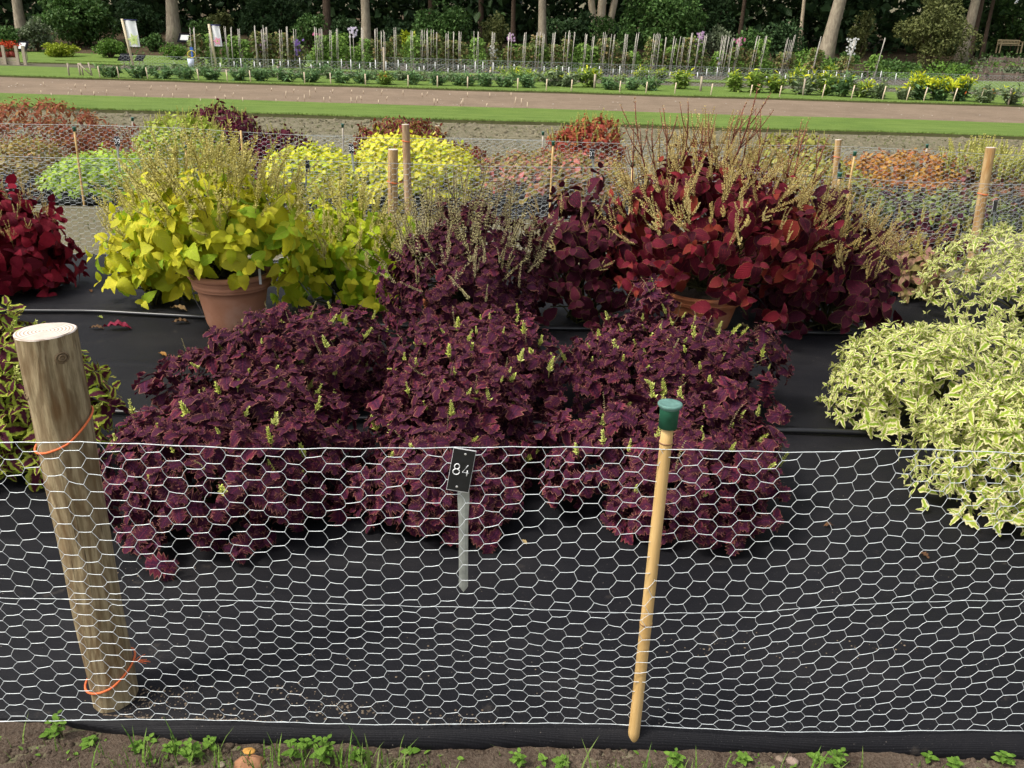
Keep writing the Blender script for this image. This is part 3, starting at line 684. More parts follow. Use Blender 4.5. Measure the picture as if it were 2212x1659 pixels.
def post(base, top, r0, r1, mat, label, seed=0, knots=(), group=None, rough=.03, k=28, n=26):
    base = np.asarray(base, float); top = np.asarray(top, float); rs = np.random.RandomState(seed)
    root = thing('timber_post', base, label, 'post', group); ax = top - base; L = np.linalg.norm(ax); axu = ax / L
    e1 = unit(np.cross(axu, [0, 1.0, 0])); e2 = np.cross(axu, e1); V = []; T = []; ph = rs.rand(5) * 6
    lvl = np.concatenate([[-.06 / L], np.linspace(0, 1, n)])
    for t in lvl:
        for j in range(k):
            a = 2 * math.pi * j / k; r = (r0 + (r1 - r0) * t) * (1 + rough * math.sin(a * 2 + ph[0] + t * 2) + rough * .6 * math.sin(a * 3 + ph[1] + t * 5) + rough * .35 * math.sin(a * 9 + ph[2] + t * 3) + rough * .4 * math.sin(t * 17 + a + ph[3]))
            for (ka, kt, kr) in knots:
                da = (a - ka + math.pi) % (2 * math.pi) - math.pi; q = (da * r0 / kr) ** 2 + ((t - kt) * L / kr) ** 2; r += kr * .22 * math.exp(-q * .6)
            V.append(ax * t + (e1 * math.cos(a) + e2 * math.sin(a)) * r)
    V = np.array(V)
    m = len(lvl)
    for i in range(m - 1):
        for j in range(k): a, b = i * k + j, i * k + (j + 1) % k; T += [(a, b, b + k), (a, b + k, a + k)]
    obj('shaft', np_mesh('shaft', V, T, mat), root)
    ring = V[-k:]; c = ring.mean(0); V2 = np.concatenate([ring, c + (ring - c) * .97 + axu * .0025, [c + axu * .003]]); T2 = []
    for j in range(k): b = (j + 1) % k; T2 += [(j, b, b + k), (j, b + k, j + k), (j + k, b + k, 2 * k)]
    V2l = V2 - c
    R3 = np.stack([e1, e2, axu], 1); o = obj('sawn_end', np_mesh('sawn_end', V2l @ R3, T2, M_END, smooth=False), root); M = np.eye(4); M[:3, :3] = R3; M[:3, 3] = c; o.matrix_local = Matrix(M.tolist())
    for (ka, kt, kr) in knots:
        r = r0 + (r1 - r0) * kt; d = e1 * math.cos(ka) + e2 * math.sin(ka); p = ax * kt + d * (r + kr * .12); s = np.cross(axu, d); mb = MB()
        for q, rad in ((0, 1.0), (1, .55)):
            pts = [p + (s * math.cos(a) + axu * math.sin(a) * .85) * kr * .75 * rad + d * (.002 * q - kr * kr * .15 / r * 1) for a in np.linspace(0, 2 * math.pi, 13)]
            mb.tube(pts, kr * .13, 5, caps=False)
        cc = p + d * .0015; mb.add([cc] + [p + (s * math.cos(a) + axu * math.sin(a) * .85) * kr * .42 for a in np.linspace(0, 2 * math.pi, 9)[:-1]], [(0, 1 + i, 1 + (i + 1) % 8) for i in range(8)])
        mb.build('knot', M_KNOT, root)
    return root, base, ax, e1, e2
M_TWINE = plain('orange_twine', (.72, .16, .05), .6, .3, var=.2, scale=200)
def twine(pst, t0, tilt, r, label, wire=.0028, ends=0, ang=0.0, seed=0):
    root, base, ax, e1, e2 = pst; rs = np.random.RandomState(seed); pts = []
    for a in np.linspace(0, 2 * math.pi, 37):
        pts.append(ax * t0 + (e1 * math.cos(a) + e2 * math.sin(a)) * (r + wire * .6) + ax / np.linalg.norm(ax) * tilt * math.cos(a - ang) * (1 if math.cos(a - ang) > 0 else .55))
    mb = MB(); mb.tube(np.array(pts), wire, 6, caps=False)
    o = mb.build('twine_tie', M_TWINE, None, base); tag(o, label, 'twine')
    if ends:
        m2 = MB(); p0 = pts[int(ends) % 36]
        for i in range(7): d = np.array([.03 + .02 * rs.rand(), -.004 - .008 * rs.rand(), .012 * rs.randn() + .004]); m2.tube([p0, p0 + d * .5 + [0, 0, .002], p0 + d], [wire * .45, wire * .35, wire * .2], 4)
        m2.build('frayed_end', M_TWINE, o)
    return o
pb = G(249, 1503, -.01); yy = pb[1]; ptop = at(98, 717, yy + .005)
PBIG = post(pb, ptop, pxw(47, pb), pxw(62, ptop), M_POST, 'thick weathered grey brown timber post at left, sawn pale on top', 3, knots=((1.0, .87, .017), (2.45, .955, .018), (1.75, .73, .014)), rough=.04, k=44, n=40)
LP = np.linalg.norm(ptop - pb)
twine(PBIG, .755, .05, (pxw(47, pb) * .245 + pxw(62, ptop) * .755) * 1.045, 'orange twine loop slanting round the thick post near the top wire', .0026, 0, 3.7)
twine(PBIG, .075, .042, pxw(48, pb) * 1.06, 'orange twine loop with frayed end round the foot of the thick post', .003, 18, 3.6)

def bamboo_mat(name, a, b, node):
    N = NT(name); g = N.coord('Object'); n = N.noise(1, 4, .6, N.coord('Object', (60, 60, 4))); n2 = N.noise(30, 3, .6, g)
    c = N.mix(N.smooth(n, .3, .7), a, b); c = N.mix(N.math('MULTIPLY', N.smooth(n2, .62, .75), .4), c, node)
    uv = N.n('SeparateXYZ'); N.l(N.n('UVMap').outputs[0], uv.inputs[0]); c = N.mix(uv.outputs[0], c, node)
    return N.out(c, .5, .35)
M_BAM = bamboo_mat('tan_bamboo', (.50, .31, .11), (.62, .42, .18), (.22, .11, .05))
M_BAMG = bamboo_mat('greyed_bamboo', (.42, .36, .28), (.55, .48, .38), (.25, .2, .15))
M_CAP = plain('green_rubber_cap', (.018, .10, .055), .6, .3, var=.2, scale=40)
M_CAPTOP = plain('faded_green_cap', (.10, .20, .17), .7, .25, var=.25, scale=60)
def cane(base, top, r, label, cap=True, nodes=(.33, .93), mat=None, group=None, k=12, name='bamboo_cane'):
    base = np.asarray(base, float); top = np.asarray(top, float); root = thing(name, base, label, 'cane', group); ax = top - base; L = np.linalg.norm(ax); u = ax / L
    t = sorted(set([-.05 / L, 0, .25, .5, .75, 1.0] + [q for n in nodes for q in (n - .012, n, n + .008)])); mb = MB(); pts = [ax * q for q in t]
    rr = [r * (1.0 - .08 * q + (.10 if any(abs(q - n) < .001 for n in nodes) else 0)) for q in t]; mb.tube(pts, rr, k); mb.build('stalk', mat or M_BAM, root)
    for n in nodes:
        m2 = MB(); m2.tube([ax * n - u * .0016, ax * n + u * .0016], r * 1.08, k, u=1.0); m2.build('node_ring', mat or M_BAM, root)
    if cap:
        e1 = unit(np.cross(u, [0, 1.0, 0])); M = np.eye(4); M[:3, :3] = np.stack([e1, np.cross(u, e1), u], 1); M[:3, 3] = ax
        c = MB(); h = r * 4.2; c.lathe([(r * 1.02, -h * .62), (r * 1.38, -h * .62), (r * 1.46, h * .18)], 20); o = c.build('cap', M_CAP, root); o.matrix_local = Matrix(M.tolist())
        c = MB(); c.lathe([(r * 1.42, h * .1), (r * 1.78, h * .2), (r * 1.86, h * .26), (r * 1.78, h * .31), (r * 1.35, h * .28), (.0001, h * .26)], 20); c.build('cap_top', M_CAPTOP, o)
    return root
cb = G(1370, 1577, 0.0); ct = at(1446, 888, cb[1] + .015)
cane(cb, ct, pxw(12.5, cb), 'stout tan bamboo cane with green rubber cap in the front netting', True, (.37, .915), k=18)

M_PLATE = plain('black_label_plate', (.012, .013, .015), .35, .45, var=.2, scale=60)
M_PLATE_EDGE = plain('white_plate_edge', (.75, .75, .75), .5, .4, var=.05)
M_STAKE = plain('galvanised_label_stake', (.34, .36, .33), .55, .4, metal=.3, var=.25, scale=25)
M_WHITE = plain('white_engraving', (.85, .86, .86), .5, .3, var=.03)
M_RIVET = plain('silver_rivet', (.7, .7, .68), .35, .5, metal=.6, var=.1)
def arc(cx, cy, rx, ry, a0, a1, n=14): return [(cx + rx * math.cos(math.radians(a)), cy + ry * math.sin(math.radians(a))) for a in np.linspace(a0, a1, n)]
GLY = {'8': [arc(.27, .75, .21, .24, 0, 360), arc(.27, .26, .27, .26, 0, 360)], '4': [[(.40, 1), (.02, .3), (.55, .3)], [(.42, .52), (.42, 0)]],
       '3': [arc(.25, .75, .24, .25, 150, -80), arc(.25, .26, .27, .26, 85, -150)], '7': [[(0, 1), (.52, 1), (.16, 0)]], '9': [arc(.27, .70, .25, .29, 0, 360), [(.52, .70), (.50, .4), (.34, .08), (.12, 0)]]}
def number_label(c, u, v, w, h, txt, stake_tip, label, dig=.25, tilt=None, lw=.05, stake_top=None):
    """plate centred at c, spanned by unit vectors u (across) and v (up the plate), on a metal stake down to stake_tip"""
    c, u, v = np.asarray(c, float), unit(np.asarray(u, float)), unit(np.asarray(v, float)); n = unit(np.cross(u, v)); n = n if n[1] < 0 else -n
    tip = np.asarray(stake_tip, float); root = thing('number_label', tip, label, 'label')
    P = lambda a, b, d: c - tip + u * a + v * b + n * d
    t = .0012
    MB().hexa([P(-w / 2, -h / 2, 0), P(w / 2, -h / 2, 0), P(w / 2, h / 2, 0), P(-w / 2, h / 2, 0), P(-w / 2, -h / 2, t), P(w / 2, -h / 2, t), P(w / 2, h / 2, t), P(-w / 2, h / 2, t)]).build('plate_edge', M_PLATE_EDGE, root, smooth=False)
    i = .965; MB().hexa([P(-w / 2 * i, -h / 2 * i, t), P(w / 2 * i, -h / 2 * i, t), P(w / 2 * i, h / 2 * i, t), P(-w / 2 * i, h / 2 * i, t), P(-w / 2 * i, -h / 2 * i, t * 1.6), P(w / 2 * i, -h / 2 * i, t * 1.6), P(w / 2 * i, h / 2 * i, t * 1.6), P(-w / 2 * i, h / 2 * i, t * 1.6)]).build('plate', M_PLATE, root, smooth=False)
    for sgn in (1, -1):
        m = MB(); q = P(w * .06 * sgn, sgn * h * .39, t * 1.6); r = w * .055
        V = [q + n * r * .6] + [q + (u * math.cos(a) + v * math.sin(a)) * r for a in np.linspace(0, 2 * math.pi, 13)[:-1]]; m.add(V, [(0, 1 + k, 1 + (k + 1) % 12) for k in range(12)]); m.build('rivet', M_RIVET, root)
    x = -len(txt) * dig * .36 * h / 1
    gh = h * dig; x = -(len(txt) * gh * .55 + (len(txt) - 1) * gh * .2) / 2
    for ch in txt:
        m = MB()
        for st in GLY[ch]: m.tube([P(x + a * gh, (b - .5) * gh + h * .02, t * 1.75) for a, b in st], gh * lw, 5)
        m.build('digit', M_WHITE, root); x += gh * .75
    # stake: a folded metal strip with a pointed end
    a = P(0, h * .3, -.001) if stake_top is None else stake_top; sw = w * .235; k = []
    axs = -a; L = np.linalg.norm(axs); d = axs / L; sx = unit(np.cross(d, n)); V = []; T = []
    for f, wd in ((0, 1.0), (.3, 1.15), (.45, .92), (.96, .92), (1.0, .08)):
        p = a + axs * f
        for q, (ox, oz) in enumerate(((-1, 0), (-.3, .35), (.3, .35), (1, 0), (.0, -.15))): V.append(p + sx * sw * wd * ox + n * sw * .5 * oz)
    for r_ in range(4):
        for q in range(5): e, f2 = r_ * 5 + q, r_ * 5 + (q + 1) % 5; T += [(e, f2, f2 + 5), (e, f2 + 5, e + 5)]
    o = obj('stake', np_mesh('stake', V, T, M_STAKE, smooth=False), root); return root
yf = float(np.polyval(YB, .0)) 
tl, tr, bl, br = [at(px, py, yf - .014) for px, py in ((979, 965), (1028, 973), (963, 1056), (1015, 1067))]
number_label((tl + tr + bl + br) / 4, tr - tl, tl - bl, np.linalg.norm(tr - tl), np.linalg.norm(tl - bl), '84', at(1001, 1278, yf + .012), 'black plate numbered 84 on a grey metal stake hung in the netting', .255, lw=.045)

# posts, canes and labels of the farther beds
def far_post(px, y0, y1, Y, wpx, label, mat=None, seed=0):
    b = at(px[0], y0, Y); b[2] = 0; t = at(px[1], y1, Y); b[0] = at(px[0], y0, Y)[0]; r = pxw(wpx / 2, t)
    return post(b, t, r * 1.02, r, mat or M_POST2, label, seed, rough=.015, k=20, n=8), r
p1, r1 = far_post((846, 849), 470, 323, Y_F1 + .07, 22, 'shorter pale timber post tied with orange twine before the yellow mounds', seed=1)
p2, r2 = far_post((883, 876), 470, 269, Y_F2 - .12, 17, 'taller slim timber post standing inside the netting beside the yellow mound', wood_mat('brown_post_wood', (.34, .23, .13), (.44, .31, .19), (.26, .16, .09), .8), seed=2)
p3, r3 = far_post((946, 946), 380, 272, Y_F3 + .1, 12, 'small timber post behind the red and lime mound', seed=4)
p4, r4 = far_post((2116, 2140), 500, 319, Y_F1 + .08, 20, 'slanting square-topped timber post by the netting at right', seed=5)
p5, r5 = far_post((1806, 1811), 420, 302, Y_F2 + .1, 13, 'bright orange timber post behind the tall red coleus', seed=6)
for p, r, t, lb in ((p1, r1, .72, 'orange twine with bow round the shorter pale post'), (p2, r2, .82, 'orange twine round the taller slim post'), (p3, r3, .8, 'orange twine round the small far post'), (p4, r4, .66, 'orange twine round the slanting post at right'), (p5, r5, .8, 'orange twine round the bright orange post')):
    twine(p, t, .008, r, lb, .004, 20 if p is p1 else 0, 0)
for (px0, y0, px1, y1, Y, cap, lb) in [(181, 436, 160, 277, Y_F2 - .04, True, 'slim bamboo cane with green cap before the lime green mound at left'), (288, 345, 286, 256, Y_F3 + .5, True, 'distant thin cane with green cap above the bronze mound'),
        (742, 340, 740, 270, Y_F3 + .2, True, 'thin orange cane with green cap between dark red and yellow mounds'), (1190, 400, 1195, 308, Y_F2 - .03, True, 'bamboo cane with green cap before the pink flecked mound'),
        (1172, 345, 1173, 287, Y_F3 + .3, True, 'distant thin cane with green cap left of the spiky red mound'), (1832, 415, 1847, 330, Y_F2 - .05, True, 'pale cane with green cap left of the orange mound'),
        (2001, 350, 2003, 314, Y_F3 + .2, True, 'distant cane with green cap above the orange mound'), (1808, 415, 1814, 377, Y_F1 + .05, True, 'short stout cane with green cap beside the tall red coleus'),
        (1366, 400, 1368, 352, Y_F1 + .06, True, 'cane with green cap half hidden by red flower stalks'), (400, 365, 401, 317, Y_F2 - .03, True, 'cane with green cap half hidden in the lime mound'), (524, 330, 520, 282, Y_F2 - .04, False, 'plain pale cane before the dark red mound')]:
    b = at(px0, y0, Y); b[2] = 0.0 if Y < 11.8 else -.03; t = at(px1, y1, Y); cane(b, t, .011 if Y < 10 else .012, lb, cap, (.3, .7), k=8, mat=M_BAM if Y < 11 else M_BAMG)
for (px, y0, y1, w, txt, ytip, Y, lb) in [(253, 295, 316, 11, '39', 372, Y_F2 - .07, 'small dark label numbered 39 before the bronze mound'), (759, 312, 331, 10, '38', 372, Y_F2 - .07, 'small dark label numbered 38 between the two yellow mounds'), (1279, 323, 343, 10.5, '37', 390, Y_F2 - .07, 'small dark label numbered 37 before the pink flecked mound')]:
    c = at(px, (y0 + y1) / 2, Y); h = pxw(y1 - y0, c); tip = at(px + 6, ytip, Y + .02); number_label(c, (1, 0, 0), (-.06, .1, 1), pxw(w, c), h * 1.05, txt, tip, lb, .42, lw=.06)
for (px, y0, y1, w, ytip, Y, lb) in [(664, 346, 371, 8, 396, Y_F1 + .03, 'number label turned edge-on with pale stake among yellow leaves'), (201, 266, 276, 6, 300, Y_F3 - .02, 'distant dark label above the bronze mound at left'), (1920, 325, 338, 7, 365, Y_F3 - .02, 'distant dark label left of the orange mound'),
        (1813, 352, 366, 8, 392, Y_F2 - .05, 'dark label hanging below the orange timber post'), (2149, 432, 458, 14, 475, Y_F1 - .03, 'black label with white lower edge at right of the slanting post')]:
    c = at(px, (y0 + y1) / 2, Y); number_label(c, (.8, .6, 0), (-.03, .1, 1), pxw(w, c) * 1.3, pxw(y1 - y0, c), '', at(px - 4, ytip + 20, Y + .01), lb)

# ------------------------------------------------------------------ watering pipes
M_PIPE = plain('black_polythene_pipe', (.012, .012, .013), .3, .5, var=.2, scale=12)
def pipe(name, pts, r, label, z=None, k=10):
    P = [G(px, py, r + .004) for px, py in pts]
    P = [P[0] + (P[0] - P[1]) / np.linalg.norm(P[0] - P[1]) * 2.5] + P + [P[-1] + (P[-1] - P[-2]) / np.linalg.norm(P[-1] - P[-2]) * 3.0]
    P = np.array(P); xs = np.linspace(P[0, 0], P[-1, 0], 90); Q = np.stack([xs, np.interp(xs, P[:, 0], P[:, 1]), r + .010 + 0 * xs], 1)
    mb = MB(); mb.tube(Q, r, k); tag(mb.build(name, M_PIPE), label, 'pipe')
pipe('irrigation_pipe', [(0, 884), (230, 892), (420, 897), (1000, 912), (1660, 931), (1830, 936)], .0125, 'black irrigation pipe lying across the mat behind the front purple row')
pipe('irrigation_pipe', [(0, 673), (200, 674), (440, 687), (870, 707), (1500, 716), (1800, 722)], .0125, 'black irrigation pipe running in front of the plant pots')
def drip(pts, label, r=.0032):
    P = np.array([at(px, py, Y) for px, py, Y in pts]); t = np.linspace(0, 1, len(P)); tt = np.linspace(0, 1, 30)
    # smooth curve through the points
    from numpy.polynomial import polynomial as pl
    Q = np.stack([np.interp(tt, t, P[:, c]) for c in range(3)], 1)
    for _ in range(6): Q[1:-1] = (Q[:-2] + Q[1:-1] * 2 + Q[2:]) / 4
    Q[:, 2] = np.maximum(Q[:, 2], .012); tag(MB().tube(Q, r, 6).build('drip_tube', M_PIPE), label, 'tube')

# ------------------------------------------------------------------ terracotta pots
M_TERRA = None
def terra(name, a, b):
    N = NT(name); g = N.coord('Object'); n = N.noise(7, 5, .65, g); n2 = N.noise(60, 3, .6, g); d = N.noise(3.5, 4, .6, g)
    c = N.mix(N.smooth(n, .3, .7), a, b); c = N.mix(N.math('MULTIPLY', N.smooth(d, .5, .72), .35), c, (.5, .36, .28))
    return N.out(c, .75, .25, N.bump(n2, .2, .002))
def pot(px, y_bot, y_rim, wrim, label, mat, k=48, Y=None):
    b = G(px, y_bot, .0); Y = Y or b[1] + .16; c = at(px, y_bot, Y); c[2] = 0.008; t = at(px, y_rim, Y); H = t[2] - .008; R = pxw(wrim / 2, t)
    root = thing('plant_pot', c, label, 'plant pot'); rb = R * .66
    out = [(0.001, 0), (rb * .93, 0), (rb, .012)]; 
    for f in np.linspace(.08, .70, 7): out.append((rb + (R * .91 - rb) * (f ** .9), H * f))
    out += [(R * .925, H * .72), (R * .90, H * .735), (R * .935, H * .755), (R * .945, H * .80), (R * .925, H * .815), (R * .96, H * .84), (R * .965, H * .885)]
    MB().lathe(out, k).build('wall', mat, root)
    MB().lathe([(R * .965, H * .885), (R * 1.0, H * .90), (R * 1.03, H * .93), (R * 1.03, H * .965), (R * 1.0, H), (R * .95, H), (R * .92, H * .96), (R * .90, H * .85)], k).build('rim', mat, root)
    MB().lathe([(R * .915, H * .88), (R * .5, H * .90), (.001, H * .905)], k).build('potting_soil', M_SOIL, root)
    return c, H, R
T1, T2 = terra('terracotta_pink', (.40, .18, .10), (.47, .225, .135)), terra('terracotta_orange', (.40, .13, .05), (.47, .165, .07))
potY = pot(512, 722, 583, 176, 'large pinkish terracotta pot holding the yellow leaved coleus', T1)
potR = pot(1508, 724, 624, 178, 'orange terracotta pot holding the tall red coleus', T2)
potP = pot(985, 745, 640, 150, 'terracotta pot almost hidden under the purple coleus', T2)
drip([(596, 583, potY[0][1]), (640, 600, potY[0][1] - .05), (672, 640, potY[0][1] - .1), (690, 665, potY[0][1] - .2)], 'thin black feeder tube curving out of the pink pot')
drip([(655, 583, potY[0][1] + .3), (700, 605, potY[0][1] + .2), (735, 645, potY[0][1] + .1), (745, 690, potY[0][1] - .25)], 'thin black feeder tube dropping beside the yellow leaves')
drip([(1612, 625, potR[0][1]), (1648, 650, potR[0][1] - .05), (1668, 690, potR[0][1] - .15), (1664, 740, potR[0][1] - .3), (1630, 752, potR[0][1] - .35), (1605, 735, potR[0][1] - .3)], 'thin black feeder tube looping down beside the orange pot')
drip([(412, 590, potY[0][1]), (418, 640, potY[0][1] - .05), (440, 680, potY[0][1] - .1)], 'thin black tube left of the pink pot under the leaves')
# plant tag stuck in the pink pot
tg = at(561, 592, potY[0][1] - .14); tag(MB().box((-.007, -.001, -.06), (.007, .001, .03)).build('plant_tag', M_WHITE, None, tg), 'small white plastic tag in the pink pot', 'plant tag')

# ================================================================== COLEUS OF THE FRONT BED
PURPLE = leafmat('purple_frilled_leaf', [(.055, .013, .024), (.082, .016, .031), (.105, .019, .036), (.066, .017, .034), (.19, .027, .052), (.09, .017, .032), (.048, .012, .022)], edge=(.42, .19, .12), e0=.82, e1=1.04, vein=(.20, .03, .06), vamt=.45, rough=.65, transl=.14, mottle=.35, mid=(.055, .012, .036), m1=.42, spec=.1)
YELLOW = leafmat('yellow_lime_leaf', [(.60, .60, .022), (.74, .68, .035), (.80, .72, .06), (.36, .52, .02), (.20, .36, .014), (.76, .66, .05), (.52, .60, .02)], vein=(.60, .58, .10), vamt=.35, rough=.5, transl=.38, mottle=.15, blotch=(.40, .46, .03), spec=.2)
LIMEY = leafmat('lime_yellow_leaf', [(.50, .60, .022), (.62, .64, .03), (.36, .54, .02), (.24, .42, .016), (.70, .66, .04)], vein=(.5, .55, .08), vamt=.3, rough=.45, transl=.3, mottle=.12)
REDL = leafmat('red_coleus_leaf', [(.060, .008, .019), (.12, .010, .026), (.19, .012, .030), (.08, .009, .022), (.050, .008, .02), (.24, .014, .028), (.10, .009, .024), (.15, .011, .028), (.24, .035, .020)], edge=(.44, .26, .08), e0=.94, e1=1.01, vein=(.30, .03, .04), vamt=.35, rough=.6, transl=.2, mottle=.3, blotch=(.26, .035, .022), spec=.12)
DARKL = leafmat('dark_maroon_leaf', [(.050, .008, .018), (.066, .009, .022), (.038, .008, .017), (.085, .010, .022)], edge=(.24, .17, .045), e0=.92, e1=1.0, vein=(.12, .01, .03), vamt=.3, rough=.62, transl=.12, mottle=.35, blotch=(.22, .008, .05), spec=.12)
CRIM = leafmat('crimson_leaf', [(.20, .008, .022), (.26, .010, .028), (.14, .008, .02), (.10, .007, .02), (.30, .012, .03)], edge=(.33, .12, .06), e0=.955, e1=1.03, vein=(.32, .02, .05), vamt=.3, rough=.62, transl=.2, mottle=.3, spec=.12)
CREAM = leafmat('cream_margined_leaf', [(.28, .42, .03), (.36, .47, .04), (.24, .38, .028), (.42, .50, .06)], edge=(.82, .75, .40), e0=.30, e1=.68, vein=(.42, .48, .1), vamt=.3, rough=.48, transl=.3, mottle=.12)
VARI = leafmat('lime_edged_purple_leaf', [(.42, .50, .05), (.52, .56, .08), (.32, .44, .04)], mid=(.10, .014, .035), m1=.5, vein=(.12, .03, .03), vamt=.5, rough=.48, transl=.2, mottle=.2)
PINK = leafmat('pink_olive_leaf', [(.34, .16, .12), (.24, .18, .06), (.40, .2, .17), (.26, .22, .07)], edge=(.30, .28, .09), e0=.75, e1=.95, rough=.5, transl=.2, mottle=.35, blotch=(.16, .03, .05))

S_PURPLE = Species('purple', PURPLE, .064, pairs=3, variants=8, Wd=.95, n=11, teeth=.26, fold=.10, droop=.4, ruffle=.06, a=.72, b=.5, eps=(35, 98), grav=.22, inter=.28)
S_YEL = Species('yellow', YELLOW, .135, pairs=3, variants=8, Wd=.66, n=11, teeth=.07, fold=.22, droop=.38, a=.72, b=.62, eps=(40, 105), grav=.5, inter=.45, cup=.05)
S_LIM = Species('lime', LIMEY, .125, pairs=3, variants=8, Wd=.66, n=11, teeth=.07, fold=.22, droop=.35, a=.72, b=.62, eps=(40, 105), grav=.45, inter=.45, cup=.05)
S_RED = Species('red', REDL, .13, pairs=3, variants=8, Wd=.64, n=11, teeth=.05, fold=.22, droop=.35, a=.72, b=.66, eps=(45, 115), grav=.65, inter=.5, cup=.05)
S_DARK = Species('dark', DARKL, .13, pairs=3, variants=8, Wd=.74, n=11, teeth=.05, fold=.15, droop=.3, a=.72, b=.62, eps=(45, 110), grav=.5, inter=.5, cup=.04)
S_CRIM = Species('crimson', CRIM, .15, pairs=3, Wd=.72, n=11, teeth=.05, fold=.16, droop=.35, a=.72, b=.62, eps=(40, 112), grav=.6, inter=.5, cup=.05)
S_CREAM = Species('cream', CREAM, .064, pairs=3, variants=7, Wd=.42, n=9, teeth=.22, fold=.22, droop=.3, ruffle=.03, a=.62, b=.75, eps=(30, 88), grav=.12, inter=.3)
S_VARI = Species('vari', VARI, .09, pairs=3, Wd=.62, n=9, teeth=.10, fold=.18, droop=.3, ruffle=.02, a=.7, b=.65, eps=(30, 95), grav=.2, inter=.35)
S_PINK = Species('pink', PINK, .1, pairs=3, Wd=.66, n=9, teeth=.1, fold=.18, droop=.3, ruffle=.02, a=.7, b=.65, eps=(35, 100), grav=.3, inter=.4)

SPK_LIME = spike_tpl(spikemat('lime_flower_spike', (.2, .19, .06), (.52, .58, .10), (.62, .64, .22)), levels=8, per=4, bud=.28, stem_r=.028, start=.30, taper=.5, bw=.55, up=1.0, variants=5, wob=.1)
SPK_THIN = spike_tpl(spikemat('spent_flower_stalk', (.16, .10, .07), (.34, .28, .12), (.5, .5, .2)), levels=14, per=3, bud=.055, stem_r=.014, start=.2, taper=.2, bw=.5, up=.5, wob=.14, variants=4)
SPK_LONG = spike_tpl(spikemat('grey_green_flower_spike', (.10, .06, .045), (.34, .31, .12), (.46, .40, .22)), levels=15, per=3, bud=.06, stem_r=.008, start=.25, taper=.3, bw=.5, up=.8, branch=1, wob=.08)
SPK_TAN = spike_tpl(spikemat('tan_flower_spike', (.30, .25, .06), (.50, .44, .10), (.58, .52, .2)), levels=16, per=3, bud=.085, stem_r=.009, start=.2, taper=.3, bw=.55, up=.6, branch=2, wob=.08)
SPK_GOLD = spike_tpl(spikemat('gold_flower_spike', (.26, .15, .06), (.52, .40, .12), (.62, .52, .22)), levels=18, per=3, bud=.058, stem_r=.010, start=.2, taper=.3, bw=.55, up=.6, branch=3, wob=.1)
SPK_BARE = spike_tpl(spikemat('bare_red_stalk', (.24, .07, .05), (.46, .36, .16), (.40, .22, .12)), levels=16, per=2, bud=.045, stem_r=.012, start=.3, taper=.2, bw=.5, up=.8, branch=4, wob=.09)
SPK_SHORT = spike_tpl(spikemat('short_lime_spike', (.34, .36, .08), (.55, .55, .14), (.62, .56, .2)), levels=9, per=4, bud=.2, stem_r=.035, start=.1, taper=.5, bw=.6, up=1.3)

def plant_at(px, y_base, y_top, wpx, depth_ratio=.9, Y=None, zb=0.0):
    """base point, radii and height of a plant seen in the photograph"""
    c = G(px, y_base, zb) if Y is None else at(px, y_base, Y); Y = c[1]; c[2] = zb
    H = at(px, y_top, Y)[2] - zb; rx = pxw(wpx / 2, np.array([c[0], Y, zb + H * .4])); return c, rx, rx * depth_ratio, H

# six frilled purple coleus in two rows
PG = 'frilled purple coleus'
for i, (px, yb, yt, w, dr, lb, sp_n) in enumerate([
        (515, 1075, 850, 480, .9, 'frilled purple coleus mound at front left behind the netting', 34),
        (985, 1070, 845, 430, 1.0, 'frilled purple coleus mound at front behind the label 84', 34),
        (1445, 1080, 830, 480, .9, 'frilled purple coleus mound at front behind the capped bamboo cane', 36),
        (640, 858, 672, 480, .85, 'frilled purple coleus mound below the pink terracotta pot', 52),
        (1025, 868, 690, 430, .9, 'middle mound of the second row of frilled purple coleus', 60),
        (1425, 860, 655, 420, .9, 'frilled purple coleus mound before the orange terracotta pot', 60)]):
    c, rx, ry, H = plant_at(px, yb, yt, w, dr)
    coleus('coleus_plant', c, rx, ry, H * .90, S_PURPLE, 300, lb, phi0=-4, e=.75, upb=.30, spikes=sp_n, spike=SPK_LIME, sl=(.035, .09), group=PG, seed=20 + i, bumps=9, bamp=.17, shag=.18, spike_lean=.4, spike_phi=18, more_spikes=[(26 if i > 2 else 8, SPK_THIN, (.05, .13), .45, 22)], inner=.4)
    if i >= 0:   # a few longer, barer stalks
        pass
c, rx, ry, H = plant_at(1020, 745, 462, 350, .8, Y=potP[0][1])
coleus('coleus_plant', np.array([potP[0][0] + .04, potP[0][1], 0]), rx, ry, H * .72, S_PURPLE, 280, 'tall potted frilled purple coleus crowned with many grey green flower stalks', z0=H * .30, phi0=-14, e=.9, spikes=150, spike=SPK_LONG, sl=(.16, .38), group=PG, seed=31, bamp=.15, spike_lean=.38, spike_phi=12, H_base=.25)

# yellow coleus: one in the pink pot, two in the ground
base = potY[0]; c, rx, ry, H = plant_at(470, 722, 375, 365, .9, Y=base[1])
coleus('coleus_plant', np.array([base[0] - .05, base[1], 0]), rx, ry, H * .50, S_YEL, 105, 'bright yellow coleus filling the pink terracotta pot, topped with tan flower stalks', z0=H * .52, phi0=-5, e=.9, upb=.1, spikes=125, spike=SPK_TAN, sl=(.14, .32), seed=41, bamp=.14, shag=.1, spike_lean=.5, spike_phi=24, H_base=.32, inner=.5)
c, rx, ry, H = plant_at(350, 650, 405, 200, .9)
coleus('coleus_plant', c, rx, ry, H * .9, S_YEL, 60, 'yellow coleus drooping to the mat at left of the pink pot', z0=H * .1, phi0=0, e=.9, upb=.1, spikes=60, spike=SPK_TAN, sl=(.14, .28), seed=42, spike_lean=.5, spike_phi=25)
c, rx, ry, H = plant_at(752, 655, 412, 320, .8)
